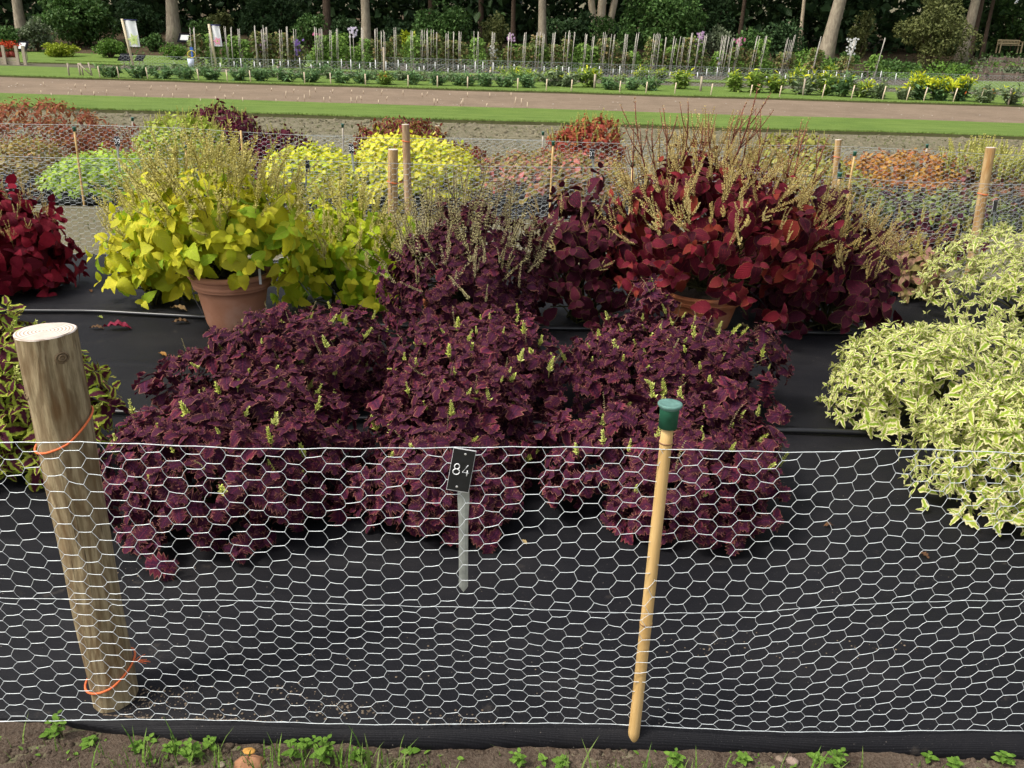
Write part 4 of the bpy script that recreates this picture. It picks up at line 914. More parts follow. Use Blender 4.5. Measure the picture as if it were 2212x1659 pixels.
coleus('coleus_plant', c, rx, ry, H * .86, S_LIM, 105, 'lime yellow coleus growing from the mat at right of the pink pot', z0=H * .08, phi0=-3, e=.9, upb=.1, spikes=110, spike=SPK_TAN, sl=(.14, .28), seed=43, spike_lean=.4, spike_phi=20, inner=.5)

# tall red coleus in the orange pot, dark maroon ones on both sides
base = potR[0]; c, rx, ry, H = plant_at(1515, 724, 340, 500, .75, Y=base[1])
red = coleus('coleus_plant', np.array([base[0] + .02, base[1], 0]), rx, ry, H * .60, S_RED, 160, 'tall red coleus in the orange pot with bare flowering stalks on top', z0=H * .43, phi0=-15, e=.95, upb=.05, spikes=165, spike=SPK_GOLD, sl=(.15, .32), seed=51, bamp=.15, shag=.12, spike_lean=.5, spike_phi=14, H_base=.25, inner=.5, lscale=1.0)
rsr = np.random.RandomState(9)
for (px, py, L) in [(1395, 345, 120), (1440, 340, 105), (1475, 330, 110), (1590, 330, 130), (1580, 335, 110), (1610, 330, 95), (1420, 350, 90), (1500, 340, 80), (1640, 350, 110), (1700, 370, 100), (1360, 370, 100), (1540, 330, 90), (1720, 390, 120), (1760, 410, 110)]:
    p = at(px, py, base[1] + rsr.randn() * .06); o = bpy.data.objects.new('flower_stalk', SPK_BARE[0][rsr.randint(3)]); COL.objects.link(o); o.parent = red
    ax = unit(np.array([(px - 1530) / 900 + rsr.randn() * .12, rsr.randn() * .1, 1.0])); s = unit(np.cross(ax, rsr.randn(3))); M = np.eye(4); M[:3, :3] = np.stack([s, np.cross(ax, s), ax], 1) * pxw(L * 1.35, p); M[:3, 3] = p - ax * .1 - np.array(red.location); o.matrix_local = Matrix(M.tolist())
c, rx, ry, H = plant_at(1255, 690, 405, 260, .9)
coleus('coleus_plant', c, rx, ry, H * .92, S_DARK, 95, 'dark maroon coleus at left behind the tall red one', phi0=0, e=.8, upb=.1, spikes=34, spike=SPK_GOLD, sl=(.1, .2), seed=52, spike_lean=.4, spike_phi=25, lscale=.85)
c, rx, ry, H = plant_at(1775, 705, 455, 300, .8)
coleus('coleus_plant', c, rx, ry, H * .92, S_DARK, 90, 'dark maroon coleus on the mat at right of the orange pot', phi0=-3, e=.8, upb=.1, spikes=110, spike=SPK_GOLD, sl=(.14, .28), seed=53, spike_lean=.4, spike_phi=25)
c, rx, ry, H = plant_at(1600, 640, 420, 240, .9)
coleus('coleus_plant', c, rx, ry, H * .9, S_DARK, 60, 'dark maroon coleus hidden behind the orange pot', phi0=0, e=.8, upb=.1, spikes=50, spike=SPK_GOLD, sl=(.1, .2), seed=54, max_obj=80)

# crimson coleus and lime-edged coleus at the left edge
c, rx, ry, H = plant_at(25, 625, 400, 330, .8)
coleus('coleus_plant', c, rx, ry, H * .95, S_CRIM, 120, 'crimson coleus with hanging velvet leaves at the left edge', phi0=-3, e=.8, upb=.1, spikes=60, spike=SPK_GOLD, sl=(.08, .17), seed=61, bamp=.15, spike_lean=.3, spike_phi=35)
c, rx, ry, H = plant_at(40, 1000, 665, 410, .75)
coleus('coleus_plant', c, rx, ry, H * .92, S_VARI, 230, 'purple coleus with lime green margins behind the thick post', phi0=-4, e=.8, upb=.25, spikes=30, spike=SPK_LIME, sl=(.05, .12), seed=62, bamp=.15)

# cream and lime coleus mounds at the right edge
for i, (px, yb, yt, w, dr, lb) in enumerate([(2230, 1100, 838, 450, .8, 'cream and lime coleus mound nearest the netting at lower right'), (2010, 905, 680, 500, .75, 'broad cream and lime coleus mound in the middle at right'), (2230, 690, 482, 440, .8, 'cream and lime coleus mound farthest back at the right edge')]):
    c, rx, ry, H = plant_at(px, yb, yt, w, dr)
    coleus('coleus_plant', c, rx, ry, H * .95, S_CREAM, 560, lb, phi0=-12, e=.72, upb=.22, spikes=8 if i < 2 else 0, spike=SPK_SHORT, sl=(.03, .06), group='cream and lime coleus', seed=71 + i, bumps=8, bamp=.10, shag=.06, jit=.5, inner=.35, lscale=1.0)
c, rx, ry, H = plant_at(1960, 640, 520, 150, .9)
coleus('coleus_plant', c, rx, ry, H, S_PINK, 45, 'small pink and olive coleus between dark maroon and cream mounds', phi0=-4, seed=75, spikes=26, spike=SPK_TAN, sl=(.1, .2), spike_lean=.3, max_obj=120)
c, rx, ry, H = plant_at(2010, 560, 485, 210, .8)
coleus('coleus_plant', c, rx, ry, H, S_DARK, 40, 'low blackish purple coleus behind the pink and olive one', phi0=0, seed=76, spikes=16, spike=SPK_TAN, sl=(.12, .22), spike_lean=.3, max_obj=100, lscale=.9)

# ------------------------------------------------------------------ fallen leaves on the mat
DRY = leafmat('dry_brown_leaf', [(.16, .075, .03), (.22, .11, .05), (.12, .06, .03), (.3, .2, .09)], transl=.1, mottle=.4, rough=.7)
FRED = leafmat('fallen_red_leaf', [(.25, .015, .05), (.2, .02, .04)], transl=.1, mottle=.3)
def fallen(px, py, L, mat, label, seed=0, ang=0.0):
    p = G(px, py, .0); V, T, U = leaf_tpl(.45, 9, teeth=.1, fold=.5, droop=-.1, ruffle=.06, seed=seed, cup=.12); s = pxw(L, p); a = math.radians(ang); R = np.array([[math.cos(a), -math.sin(a), 0], [math.sin(a), math.cos(a), 0], [0, 0, 1]])
    V = (V @ R.T) * s; V[:, 2] += -V[:, 2].min(); o = obj('fallen_leaf', np_mesh('fallen_leaf', V, T, mat, U, np.full(len(V), seed * .37 % 1)), None, (p[0], p[1], wave(p[0], p[1]) + .004)); tag(o, label, 'leaf')
fallen(285, 712, 58, FRED, 'shrivelled crimson leaf lying on the mat right of the thick post', 1, 100)
fallen(225, 712, 30, DRY, 'brown leaf stalk end touching the crimson fallen leaf', 2, 95)
fallen(220, 838, 24, DRY, 'crumpled brown leaf on the mat beside the thick post', 3, 20)
fallen(222, 690, 16, leafmat('fallen_lime_leaf', [(.3, .35, .08)], mottle=.3), 'small lime leaf fallen above the crimson one', 4, 60)
fallen(405, 678, 40, DRY, 'dry brown leaf against the pipe at left of the pink pot', 5, 80)
fallen(410, 700, 36, DRY, 'dry leaf fragment below the pipe near the pink pot', 6, 110)
fallen(140, 618, 24, DRY, 'tan dry leaf behind the pipe at left', 7, 70)
fallen(198, 636, 16, DRY, 'small curled leaf just behind the pipe at left', 8, 30)
fallen(1625, 712, 40, leafmat('fallen_tan_leaf', [(.42, .32, .16)], mottle=.3, transl=.1), 'pale tan dry leaf by the orange pot', 9, 85)
fallen(1138, 1175, 20, leafmat('fallen_buff_leaf', [(.45, .33, .15)], mottle=.3, transl=.1), 'buff dead leaf on the mat between two purple mounds', 10, 40)
fallen(1985, 1195, 28, DRY, 'brown leaf behind the netting at right', 11, 200)
fallen(1800, 1135, 26, DRY, 'thin brown twig leaf behind the netting at right', 12, 110)
fallen(360, 772, 26, leafmat('fallen_orange_leaf', [(.4, .2, .05)], mottle=.4, transl=.1), 'orange brown dead leaf at the tip of a purple mound', 13, 60)

# ================================================================== MOUNDS OF THE FARTHER BED
def far_mat(name, cols, **k): return leafmat(name, cols, transl=.25, mottle=.15, rough=.5, **k)
def far_sp(key, mat, L=.085, Wd=.62, n=5, **k): return Species(key, mat, L, pairs=3, variants=3, Wd=Wd, n=n, fold=k.pop('fold', .2), droop=k.pop('droop', .3), a=.72, b=.65, eps=k.pop('eps', (35, 100)), grav=k.pop('grav', .35), inter=.35)
FB = far_sp('bronze', far_mat('bronze_leaf', [(.30, .085, .04), (.38, .12, .05), (.22, .055, .03), (.38, .19, .06)]), .07, .42)
FT = far_sp('tan', far_mat('tan_yellow_leaf', [(.36, .26, .06), (.44, .32, .09), (.28, .24, .06), (.42, .24, .12)]), .07)
FL = far_sp('limeg', far_mat('lime_green_leaf', [(.46, .62, .06), (.38, .56, .05), (.54, .66, .12), (.30, .48, .05)]), .08)
FLS = far_sp('limes', far_mat('lime_spire_leaf', [(.40, .50, .06), (.34, .45, .05), (.48, .52, .1)]), .075)
FD = far_sp('dkred', far_mat('dark_red_purple_leaf', [(.10, .010, .026), (.14, .013, .034), (.075, .010, .024)]), .075)
FY = far_sp('yel', far_mat('pale_yellow_leaf', [(.70, .68, .03), (.76, .72, .07), (.58, .63, .03), (.46, .56, .04)]), .095, .58)
FY2 = far_sp('yel2', far_mat('cream_yellow_leaf', [(.76, .70, .05), (.80, .73, .14), (.70, .67, .035), (.54, .62, .05)]), .095, .58)
FR = far_sp('redlime', far_mat('lime_edged_red_leaf', [(.16, .014, .028), (.22, .02, .03), (.12, .02, .03)], edge=(.42, .40, .06), e0=.7, e1=.9), .085)
FP = far_sp('pinkg', far_mat('pink_flecked_leaf', [(.30, .26, .07), (.36, .26, .10), (.26, .24, .06), (.60, .18, .17), (.32, .18, .09)]), .075)
FRS = far_sp('redspire', far_mat('russet_leaf', [(.34, .06, .035), (.24, .035, .025), (.38, .14, .05)]), .075)
FO = far_sp('orange', far_mat('orange_gold_leaf', [(.46, .24, .04), (.40, .14, .05), (.52, .30, .06), (.34, .12, .05)]), .075)
FS = far_sp('spirey', far_mat('olive_pink_leaf', [(.24, .22, .06), (.30, .12, .08), (.2, .2, .06), (.28, .1, .1)]), .075)
FPG = far_sp('purpgreen', far_mat('purple_green_leaf', [(.055, .012, .035), (.22, .32, .07), (.07, .012, .04), (.30, .36, .1)]), .085)
FLE = far_sp('limedge', far_mat('lime_dark_leaf', [(.34, .36, .06), (.12, .02, .03), (.4, .4, .09)]), .085)
BG_ = 'coleus mounds behind the second netting'
YN, YR = Y_F2 + .75, Y_F2 + 1.9
for i, (px, yt, w, Y, sp, sh, lb, ns, spk, sl_) in enumerate([
        (55, 228, 330, YR, FB, 260, 'tall bronze red coleus mound at the upper left edge', 0, None, (0, 0)), (215, 276, 190, YR, FB, 150, 'low bronze coleus mound behind the label 39', 0, None, (0, 0)),
        (20, 300, 200, YN, FT, 150, 'tan and yellow coleus mound behind the crimson one', 50, SPK_SHORT, (.05, .12)), (205, 326, 225, YN - .1, FL, 190, 'pale lime green coleus mound behind the slim capped cane', 0, None, (0, 0)),
        (398, 268, 190, YN + .3, FLS, 170, 'lime coleus mound bristling with tan flower spikes', 130, SPK_SHORT, (.06, .16)), (490, 243, 150, YR, FD, 140, 'dark red purple coleus mound behind the spiky lime one', 60, SPK_SHORT, (.06, .14)),
        (600, 283, 140, YN + .45, FD, 130, 'low dark purple coleus mound left of the yellow mounds', 40, SPK_SHORT, (.06, .14)), (690, 320, 180, YN - .1, FY, 170, 'yellow coleus mound left of the label 38', 0, None, (0, 0)),
        (885, 292, 290, YN, FY2, 260, 'largest pale yellow coleus mound behind the timber posts', 0, None, (0, 0)), (855, 262, 160, YR, FR, 150, 'lime edged red coleus mound rising behind the yellow one', 40, SPK_SHORT, (.04, .09)),
        (970, 312, 150, YR - .1, FR, 120, 'lower lime edged red coleus mound right of the timber posts', 20, SPK_SHORT, (.04, .09)), (1200, 322, 300, YN + .1, FP, 240, 'olive coleus mound flecked with pink behind the label 37', 70, SPK_SHORT, (.04, .09)),
        (1262, 278, 150, YR, FRS, 150, 'russet coleus mound bristling with lime flower spikes', 80, SPK_SHORT, (.07, .16)), (1715, 306, 190, YR - .1, FLE, 130, 'lime and dark leaved coleus mound behind the tall red one', 60, SPK_SHORT, (.06, .14)),
        (1975, 328, 300, YR - .45, FO, 260, 'orange and gold coleus mound at right', 0, None, (0, 0)), (2150, 340, 210, YN + .35, FS, 160, 'olive coleus mound covered in tan flower spikes at the right edge', 170, SPK_SHORT, (.12, .30)),
        (2010, 415, 330, YN - .25, FPG, 170, 'low purple and green coleus behind the netting at right', 30, SPK_SHORT, (.05, .1)), (1560, 345, 260, YN, FD, 110, 'dark coleus mound hidden behind the tall red one', 0, None, (0, 0)), (1790, 360, 200, YN, FLE, 110, 'lime and dark coleus near the orange timber post', 50, SPK_SHORT, (.06, .14))]):
    c = at(px, yt, Y); H = c[2]; c[2] = 0; rx = pxw(w * 1.14 / 2, np.array([c[0], Y, H * .5]))
    coleus('coleus_mound', c, rx, min(rx * .9, .62), H, sp, int(sh * 1.5), lb, phi0=-2, e=.52, upb=.2, spikes=ns, spike=spk, sl=sl_, group=BG_, seed=100 + i, max_obj=0, stems=False, bumps=8, bamp=.10, shag=.03, jit=.35, lscale=1.12, spike_obj=False, spike_lean=.2, spike_phi=30, inner=.4)

# ================================================================== PEGS, LILIES AND THE CLEMATIS TRIAL
M_PEG = plain('pale_wooden_peg', (.62, .50, .36), .8, .2, var=.15, scale=8)
M_GREYPOST = plain('grey_wooden_stake', (.36, .30, .23), .85, .15, var=.2, scale=6)
rsp = np.random.RandomState(21)
pegm = []
for i in range(3):
    m = MB(); l = .12 * rsp.randn(); m.tube([(0, 0, -.1), (l * .4, 0, .5), (l, 0, 1.0)], [.045, .045, .04], 5); pegm.append(m.mesh('wooden_peg', M_PEG))
for i, (px, py, h) in enumerate([(38, 184, 5), (95, 186, 9), (162, 189, 8), (185, 190, 8), (280, 192, 7), (326, 193, 8), (381, 193, 9), (447, 195, 8), (475, 195, 9), (90, 206, 10), (112, 210, 9), (147, 208, 9), (176, 203, 9), (204, 206, 8), (230, 204, 10), (291, 210, 10), (318, 211, 8), (350, 213, 9), (374, 211, 9), (409, 215, 10), (432, 220, 6),
        (466, 218, 10), (487, 214, 9), (503, 208, 8), (525, 222, 11), (587, 196, 6), (634, 199, 7), (670, 211, 16), (682, 198, 8), (718, 201, 8), (760, 201, 7), (785, 202, 6), (824, 203, 9), (871, 204, 9), (912, 209, 8), (922, 206, 7), (658, 217, 12), (700, 221, 11), (643, 219, 8), (713, 218, 9), (759, 224, 13), (770, 220, 12), (780, 216, 8),
        (818, 226, 10), (835, 216, 8), (938, 226, 13), (945, 222, 8), (995, 228, 10), (1000, 225, 12), (1010, 209, 9), (1050, 234, 11), (1058, 210, 9), (1104, 209, 9), (1112, 226, 16), (1126, 227, 14), (1139, 236, 15), (617, 210, 13), (597, 222, 8)]):
    p = GT(px, py); s = pxw(h, p); o = obj('wooden_peg', pegm[i % 3], None, p); o.scale = (s if s > .2 else .2, .2, s); o.scale = (.22, .22, s); tag(o, 'short pale wooden peg stuck in the raked brown soil strip', 'peg', 'pegs in the raked soil')

M_LILY = leafmat('lily_leaf', [(.12, .22, .085), (.16, .28, .11), (.10, .19, .08), (.2, .32, .11)], transl=.2, mottle=.2, rough=.45)
M_LILYY = leafmat('yellow_green_umbel', [(.58, .62, .02), (.48, .56, .03), (.66, .66, .04)], transl=.25, mottle=.2)
M_GREYG = leafmat('grey_green_leaf', [(.2, .27, .13), (.24, .29, .16), (.17, .24, .11)], transl=.2, mottle=.2)
M_LIMEW = leafmat('fresh_green_leaf', [(.24, .36, .06), (.3, .4, .09), (.19, .3, .055)], transl=.25, mottle=.2)
M_ORANGE = leafmat('orange_petal', [(.65, .14, .03), (.6, .22, .04)], transl=.2, mottle=.1)
BL = [leaf_tpl(.24, 5, fold=.3, droop=.5, seed=1, a=.6), leaf_tpl(.2, 5, fold=.3, droop=.15, seed=2, a=.6), leaf_tpl(.3, 4, fold=.2, droop=.7, seed=3)]
def tuft(name, p, w, h, mat, label, cat='plant', n=130, group=None, seed=0, top=None, ntop=0, topmat=None, spread=.8, ls=.42):
    rs = np.random.RandomState(seed); root = thing(name, p, label, cat, group); ns = 14
    a = rs.rand(ns) * 6.28; q = np.sqrt(rs.rand(ns)); tips = np.stack([np.cos(a) * q * w * .45, np.sin(a) * q * w * .4, h * (.65 + .35 * rs.rand(ns)) * (1 - .25 * q)], 1)
    mb = MB()
    for t in tips: mb.tube([t * [.35, .35, 0], t * [.8, .8, .55], t], [.008, .007, .005], 3, rnd=.3)
    mb.build('stems', M_STEM, root); root.children
    i = rs.randint(0, ns, n); f = rs.rand(n) ** .8; P = tips[i] * np.stack([.35 + .65 * f, .35 + .65 * f, f], 1); D = unit(np.stack([rs.randn(n), rs.randn(n), .3 + .6 * rs.rand(n)], 1) * np.array([spread, spread, 1]))
    V, T, U, R = join_leaves(BL, rs.randint(0, 3, n), frames(D, unit(np.array([0, 0, 1.0]) + rs.randn(n, 3) * .4)), h * ls * (.6 + .6 * rs.rand(n)), P)
    tag(obj('foliage', np_mesh('foliage', V, T, mat, U, R), root), kind='stuff')
    if ntop:
        i = rs.randint(0, ns, ntop); P = tips[i] + rs.randn(ntop, 3) * np.array([w * .09, w * .09, h * .05]); D = unit(rs.randn(ntop, 3) + np.array([0, 0, .5]))
        V, T, U, R = join_leaves(BL[2:], np.zeros(ntop, int), frames(D, unit(rs.randn(ntop, 3))), h * .19 * (.6 + .8 * rs.rand(ntop)), P)
        tag(obj('flowers', np_mesh('flowers', V, T, topmat, U, R), root), kind='stuff')
    for o in root.children:
        if o.name.startswith('stems'): o['kind'] = 'stuff'
    return root
def bedp(px, py): return GT(px, py)
LG = 'dark green lily clumps in the long bed'
for i, px in enumerate([237, 300, 352, 402, 460, 517, 565, 619, 670, 738, 778, 828, 888, 943, 1000, 1048, 1093, 1143, 1316, 1362, 1408]):
    y = 169 + (px - 237) * .0242; p = bedp(px, y); tuft('lily_plant', p, pxw(60, p), pxw(31, p), M_LILY, 'dark green lily clump, %s from the left in the front row of the long bed' % ORD[i], n=320, group=LG, seed=200 + i)
for i, px in enumerate([320, 380, 440, 545, 590, 650, 712, 800, 860, 915, 975]):
    y = 160 + (px - 237) * .0242; p = bedp(px, y); tuft('lily_plant', p, pxw(56, p), pxw(26, p), M_GREYG, 'grey green plant, %s from the left in the second row of the long bed' % ORD[i], n=260, group='grey green clumps in the second row', seed=230 + i)
for i, (px, py, w, h, m, lb, nt, tm) in enumerate([(700, 165, 50, 24, M_LILY, 'taller dark green lily clump in the long bed beside a pale stake', 0, None), (830, 185, 30, 26, M_LIMEW, 'lily clump with yellow and orange pods behind a grey stake', 14, M_ORANGE), (1015, 186, 26, 20, M_LILY, 'lily clump with bright orange pods', 26, M_ORANGE),
        (1206, 188, 110, 34, M_GREYG, 'broad hazy grey green plant in the long bed', 20, M_LILYY), (1140, 176, 150, 28, M_LIMEW, 'row of fresh green umbels behind the lilies', 60, M_LILYY), (1271, 190, 50, 38, M_LIMEW, 'yellow umbel plant by the thick grey stake', 40, M_LILYY), (1340, 176, 30, 14, M_LIMEW, 'small lime plant between two lily clumps', 20, M_LILYY),
        (1385, 178, 40, 26, M_LIMEW, 'lime yellow umbel behind the lily clumps', 60, M_LILYY), (1428, 178, 34, 26, M_LIMEW, 'second lime yellow umbel behind the lily clumps', 50, M_LILYY), (1471, 194, 46, 36, M_LIMEW, 'round green bushy plant with yellow tips in the long bed', 40, M_LILYY), (1588, 200, 40, 40, M_LIMEW, 'leggy lime plant drooping at the top', 20, M_LILYY),
        (1633, 202, 44, 44, M_LIMEW, 'tall leggy lime plant beside it to the right', 20, M_LILYY), (1674, 203, 34, 40, M_LIMEW, 'leggy lime plant by a pale cane', 26, M_LILYY), (1734, 206, 70, 46, M_GREYG, 'hazy grey green plant with yellow specks', 40, M_LILYY), (1780, 208, 40, 40, M_LIMEW, 'mixed green and tan plant before the bench', 40, M_LILYY),
        (1814, 210, 66, 44, M_LILY, 'rounded deep green plant with yellow flowers', 30, M_LILYY), (1860, 212, 46, 34, M_LIMEW, 'yellow flowered plant right of the rounded green one', 50, M_LILYY), (1900, 215, 60, 34, M_GREYG, 'loose grey green plant with cream flowers', 14, M_LILYY), (1950, 217, 40, 26, M_GREYG, 'low grey green plant before the yellow domes', 14, M_LILYY),
        (1981, 217, 46, 44, M_LILY, 'left of three yellow topped dome plants', 260, M_LILYY), (2026, 219, 48, 44, M_LILY, 'middle of three yellow topped dome plants', 260, M_LILYY), (2074, 220, 46, 42, M_LILY, 'right of three yellow topped dome plants', 240, M_LILYY), (2124, 224, 60, 34, M_GREYG, 'grey green mound right of the yellow domes', 8, M_ORANGE),
        (2184, 228, 70, 38, M_GREYG, 'grey green mound at the right edge of the long bed', 10, M_LILYY), (1720, 185, 40, 34, M_LIMEW, 'yellow tipped umbel before the tall canes', 50, M_LILYY), (1760, 170, 24, 24, M_LIMEW, 'small yellow umbel near the leaning trunk', 40, M_LILYY), (1788, 172, 24, 26, M_LIMEW, 'yellow umbel before the dark bench', 40, M_LILYY)]):
    p = bedp(px, py); tuft('border_plant', p, pxw(w * 1.15, p), pxw(h * 1.2, p), m, lb, n=360 if w < 80 else 800, seed=260 + i, ntop=nt, topmat=tm, ls=.34)

# stakes along the long bed
def stake(px, py, h, w, label, mat=None, group=None, name='wooden_stake', lean=0.0):
    p = GT(px, py); mb = MB(); L = pxw(h, p); r = pxw(w / 2, p); mb.tube([(0, 0, -.08), (lean * L * .5, 0, L * .5), (lean * L, 0, L)], r, 6); tag(mb.build(name, mat or M_PEG, None, p), label, 'stake', group)
for k_, px in enumerate((217, 258, 320, 430, 492, 542, 659, 715, 790, 882, 945, 1010, 1118, 1180, 1234, 1338, 1395, 1457, 1535, 1620, 1683, 1775, 1838, 1905, 1957, 1994, 2058, 2115, 2208)):
    y = 170 + (px - 237) * .0285; stake(px, y, 30 if px > 1700 else 25, 2.6, ORD[k_] + ' thin pale stake from the left along the long bed', None, 'thin stakes along the long bed', lean=.02 + (px - 1106) * .00012)
for px, py, h, w, lb in ((602, 175, 30, 5, 'thick grey stake standing between lily clumps at left'), (831, 181, 74, 5, 'tall thick grey stake rising above the lilies'), (1059, 187, 34, 5, 'thick grey stake before the clematis at centre'), (1284, 193, 31, 5, 'thick brown stake by the yellow umbel plant'), (1513, 199, 32, 5, 'thick grey stake right of the bushy plant'), (1734, 208, 36, 4, 'thick grey stake among hazy plants'), (2177, 229, 36, 4, 'thick grey stake near the right edge')):
    stake(px, py, h, w, lb, M_GREYPOST)
for px, py, h, lb in ((150, 165, 27, 'dark stake left of the little gate'),):
    stake(px, py, h, 4, lb, M_GREYPOST)
# little braced gate
p = GT(190, 165); s = pxw(1, p); gate = thing('garden_gate', p, 'small open timber gate with a diagonal brace on the lawn', 'gate')
for x0, x1, h in ((-16, -17, 26), (-10, -12, 27), (10, 5, 28)): MB().tube([(x0 * s, 0, -.05), (x1 * s, 0, h * s)], 1.9 * s, 6).build('gate_post', M_GREYPOST, gate)
MB().tube([(-16 * s, -.03, 26 * s), (10 * s, -.03, 1.5 * s)], 1.4 * s, 6).build('brace', M_GREYPOST, gate)

# clematis on cane bundles
M_CANE = plain('pale_grey_cane', (.50, .46, .40), .7, .2, var=.15, scale=4)
M_CLEM = leafmat('clematis_leaf', [(.16, .22, .06), (.2, .25, .07), (.13, .18, .055), (.24, .21, .08), (.27, .2, .08)], transl=.25, mottle=.25)
M_CLEM2 = leafmat('clematis_leaf_green', [(.19, .33, .06), (.26, .4, .08), (.15, .27, .055)], transl=.25, mottle=.25)
FLW = {'violet': leafmat('violet_petal', [(.28, .17, .5), (.36, .24, .58), (.22, .12, .42)], transl=.2, mottle=.1), 'pale': leafmat('pale_lilac_petal', [(.62, .55, .72), (.7, .64, .74)], transl=.2, mottle=.1), 'white': leafmat('white_petal', [(.8, .8, .76)], transl=.2, mottle=.1), 'pink': leafmat('pink_petal', [(.6, .12, .25), (.66, .3, .45)], transl=.2, mottle=.1), 'mauve': leafmat('mauve_petal', [(.5, .3, .5), (.6, .42, .6)], transl=.2, mottle=.1)}
SMALL = [leaf_tpl(.7, 4, fold=.25, droop=.3, seed=i) for i in range(3)]
canem = []
for i in range(4):
    canem.append(MB().tube([(0, 0, -.04), (.02 * (i - 1.5), 0, .5), (.01 * (i - 1), 0, 1)], [.0065, .006, .0055], 5).mesh('cane', M_CANE))
def clematis(px, ytop, seed, hgt=.62, wid=20, flower=None, nfl=30, mat=None, ybase=None, label=None, n=430, stakepx=True, fy=None, lean=0.0):
    rs = np.random.RandomState(seed); yb = ybase or (147 + (px - 553) * .020); p = GT(px, yb); root = thing('clematis_plant', p, label or 'clematis climbing a bundle of thin grey canes in the trial rows', 'plant', 'clematis on cane bundles')
    H = pxw(yb - ytop, p); s = pxw(1, p)
    for k in range(4 if rs.rand() < .6 else 3):
        o = obj('cane', canem[k], root, (rs.uniform(-4, 4) * s, -.3 + rs.uniform(-.08, .08), 0)); o.scale = (1.7, 1.7, H * rs.uniform(.93, 1.0)); o.rotation_euler = (rs.randn() * .012, lean + rs.randn() * .012, 0)
    if stakepx: o = obj('stake', MB().tube([(0, 0, -.05), (lean * 1.0, 0, H * .5)], .022, 6).mesh('stake', M_PEG), root, (rs.uniform(-3, 3) * s, -.15, 0))
    h = H * hgt; z = rs.rand(n) ** .8 * h; a = rs.rand(n) * 6.28; q = np.sqrt(rs.rand(n)); r = wid / 2 * s * (.55 + .6 * np.sin(z / h * 2.6 + .35))
    P = np.stack([np.cos(a) * q * r + lean * z, np.sin(a) * q * r * .8, z + .03], 1); D = unit(np.stack([np.cos(a), np.sin(a), rs.randn(n) * .5 - .2], 1) + rs.randn(n, 3) * .4)
    V, T, U, R = join_leaves(SMALL, rs.randint(0, 3, n), frames(D, unit(rs.randn(n, 3) * .5 + np.array([0, -.3, 1.0]))), .09 + .11 * rs.rand(n), P)
    tag(obj('foliage', np_mesh('foliage', V, T, mat or (M_CLEM if rs.rand() < .6 else M_CLEM2), U, R), root), kind='stuff')
    if flower:
        zz = (fy[0] + (fy[1] - fy[0]) * rs.rand(nfl)) * H if fy else h * (.6 + .45 * rs.rand(nfl)); a = rs.rand(nfl) * 6.28; P = np.stack([np.cos(a) * wid * .5 * s * rs.rand(nfl) + lean * zz, -np.abs(np.sin(a)) * wid * .45 * s, zz], 1)
        k5 = 5; PP = np.repeat(P, k5, 0); ang = np.tile(np.arange(k5) * 2 * math.pi / k5, nfl) + np.repeat(rs.rand(nfl) * 6, k5); D = np.stack([np.cos(ang), -.25 + 0 * ang, np.sin(ang)], 1)
        V, T, U, R = join_leaves(SMALL, rs.randint(0, 3, len(PP)), frames(unit(D), np.tile(np.array([[0, -1.0, .3]]), (len(PP), 1))), .055 + .02 * rs.rand(len(PP)), PP)
        tag(obj('flowers', np_mesh('flowers', V, T, FLW[flower], U, R), root), kind='stuff')
    return root
sp_fl = {645: ('violet', 46, (.25, .72), 'clematis column smothered in violet flowers'), 766: ('pale', 26, (.82, 1.05), 'clematis topped with a cluster of pale lilac flowers'), 1064: ('white', 26, (.35, .65), 'clematis with white flowers at centre of the trial rows'), 576: ('mauve', 18, (.4, .7), 'clematis with faded mauve flowers at left of the violet one'), 1098: ('mauve', 14, (.8, 1.0), 'clematis with mauve flowers at its top by the white one'), 1497: ('mauve', 34, (.7, 1.0), 'clematis with a loose mauve flower head high on its canes'), 1582: ('pink', 16, (.75, .95), 'clematis with magenta pink flowers near the top'), 1545: ('pale', 10, (.3, .5), 'clematis with a few pale flowers low down'), 1819: ('white', 44, (.6, 1.0), 'clematis with white flowers before the dark bench'), 690: ('pink', 4, (.75, .85), 'green clematis column with two pink blooms')}
cl_list = [428, 462, 500, 512, 527, 560, 576, 580, 612, 629, 645, 690, 697, 718, 733, 766, 789, 815, 831, 855, 894, 915, 928, 942, 966, 978, 994, 1030, 1064, 1098, 1131, 1158, 1167, 1192, 1220, 1230, 1256, 1276, 1298, 1315, 1341, 1365, 1402, 1410, 1426, 1444, 1460, 1480, 1497, 1507, 1545, 1554, 1567, 1582, 1616, 1634, 1683, 1694, 1750, 1819, 1880]
for i, px in enumerate(cl_list):
    f = sp_fl.get(px); rs = np.random.RandomState(i); yt = 60 + (px - 553) * .017 + rs.rand() * 8
    clematis(px, yt, 300 + i, .5 + .38 * rs.rand(), 22 + 9 * rs.rand(), f[0] if f else None, f[1] if f else 0, fy=f[2] if f else None, label=f[3] if f else '%s clematis cane bundle counted from the left end of the trial rows' % ORD[i], lean=max(0, (px - 1000)) * .00012, mat=M_CLEM2 if px in (690,) else None)
# low white labels and netting stakes among the clematis
lm = MB().tube([(0, 0, -.03), (0, 0, 1)], [.018, .018], 5).mesh('marker_stick', plain('white_marker', (.7, .7, .68), .6, .3))
for i in range(70):
    px = 480 + i * 21 + rsp.uniform(-8, 8); p = GT(px, 150 + (px - 553) * .021 + rsp.uniform(-2, 5)); o = obj('marker_stick', lm, None, p); o.scale = (1, 1, rsp.uniform(.25, .6)); tag(o, 'short pale marker stick among the clematis rows', 'marker', 'marker sticks in the clematis rows')

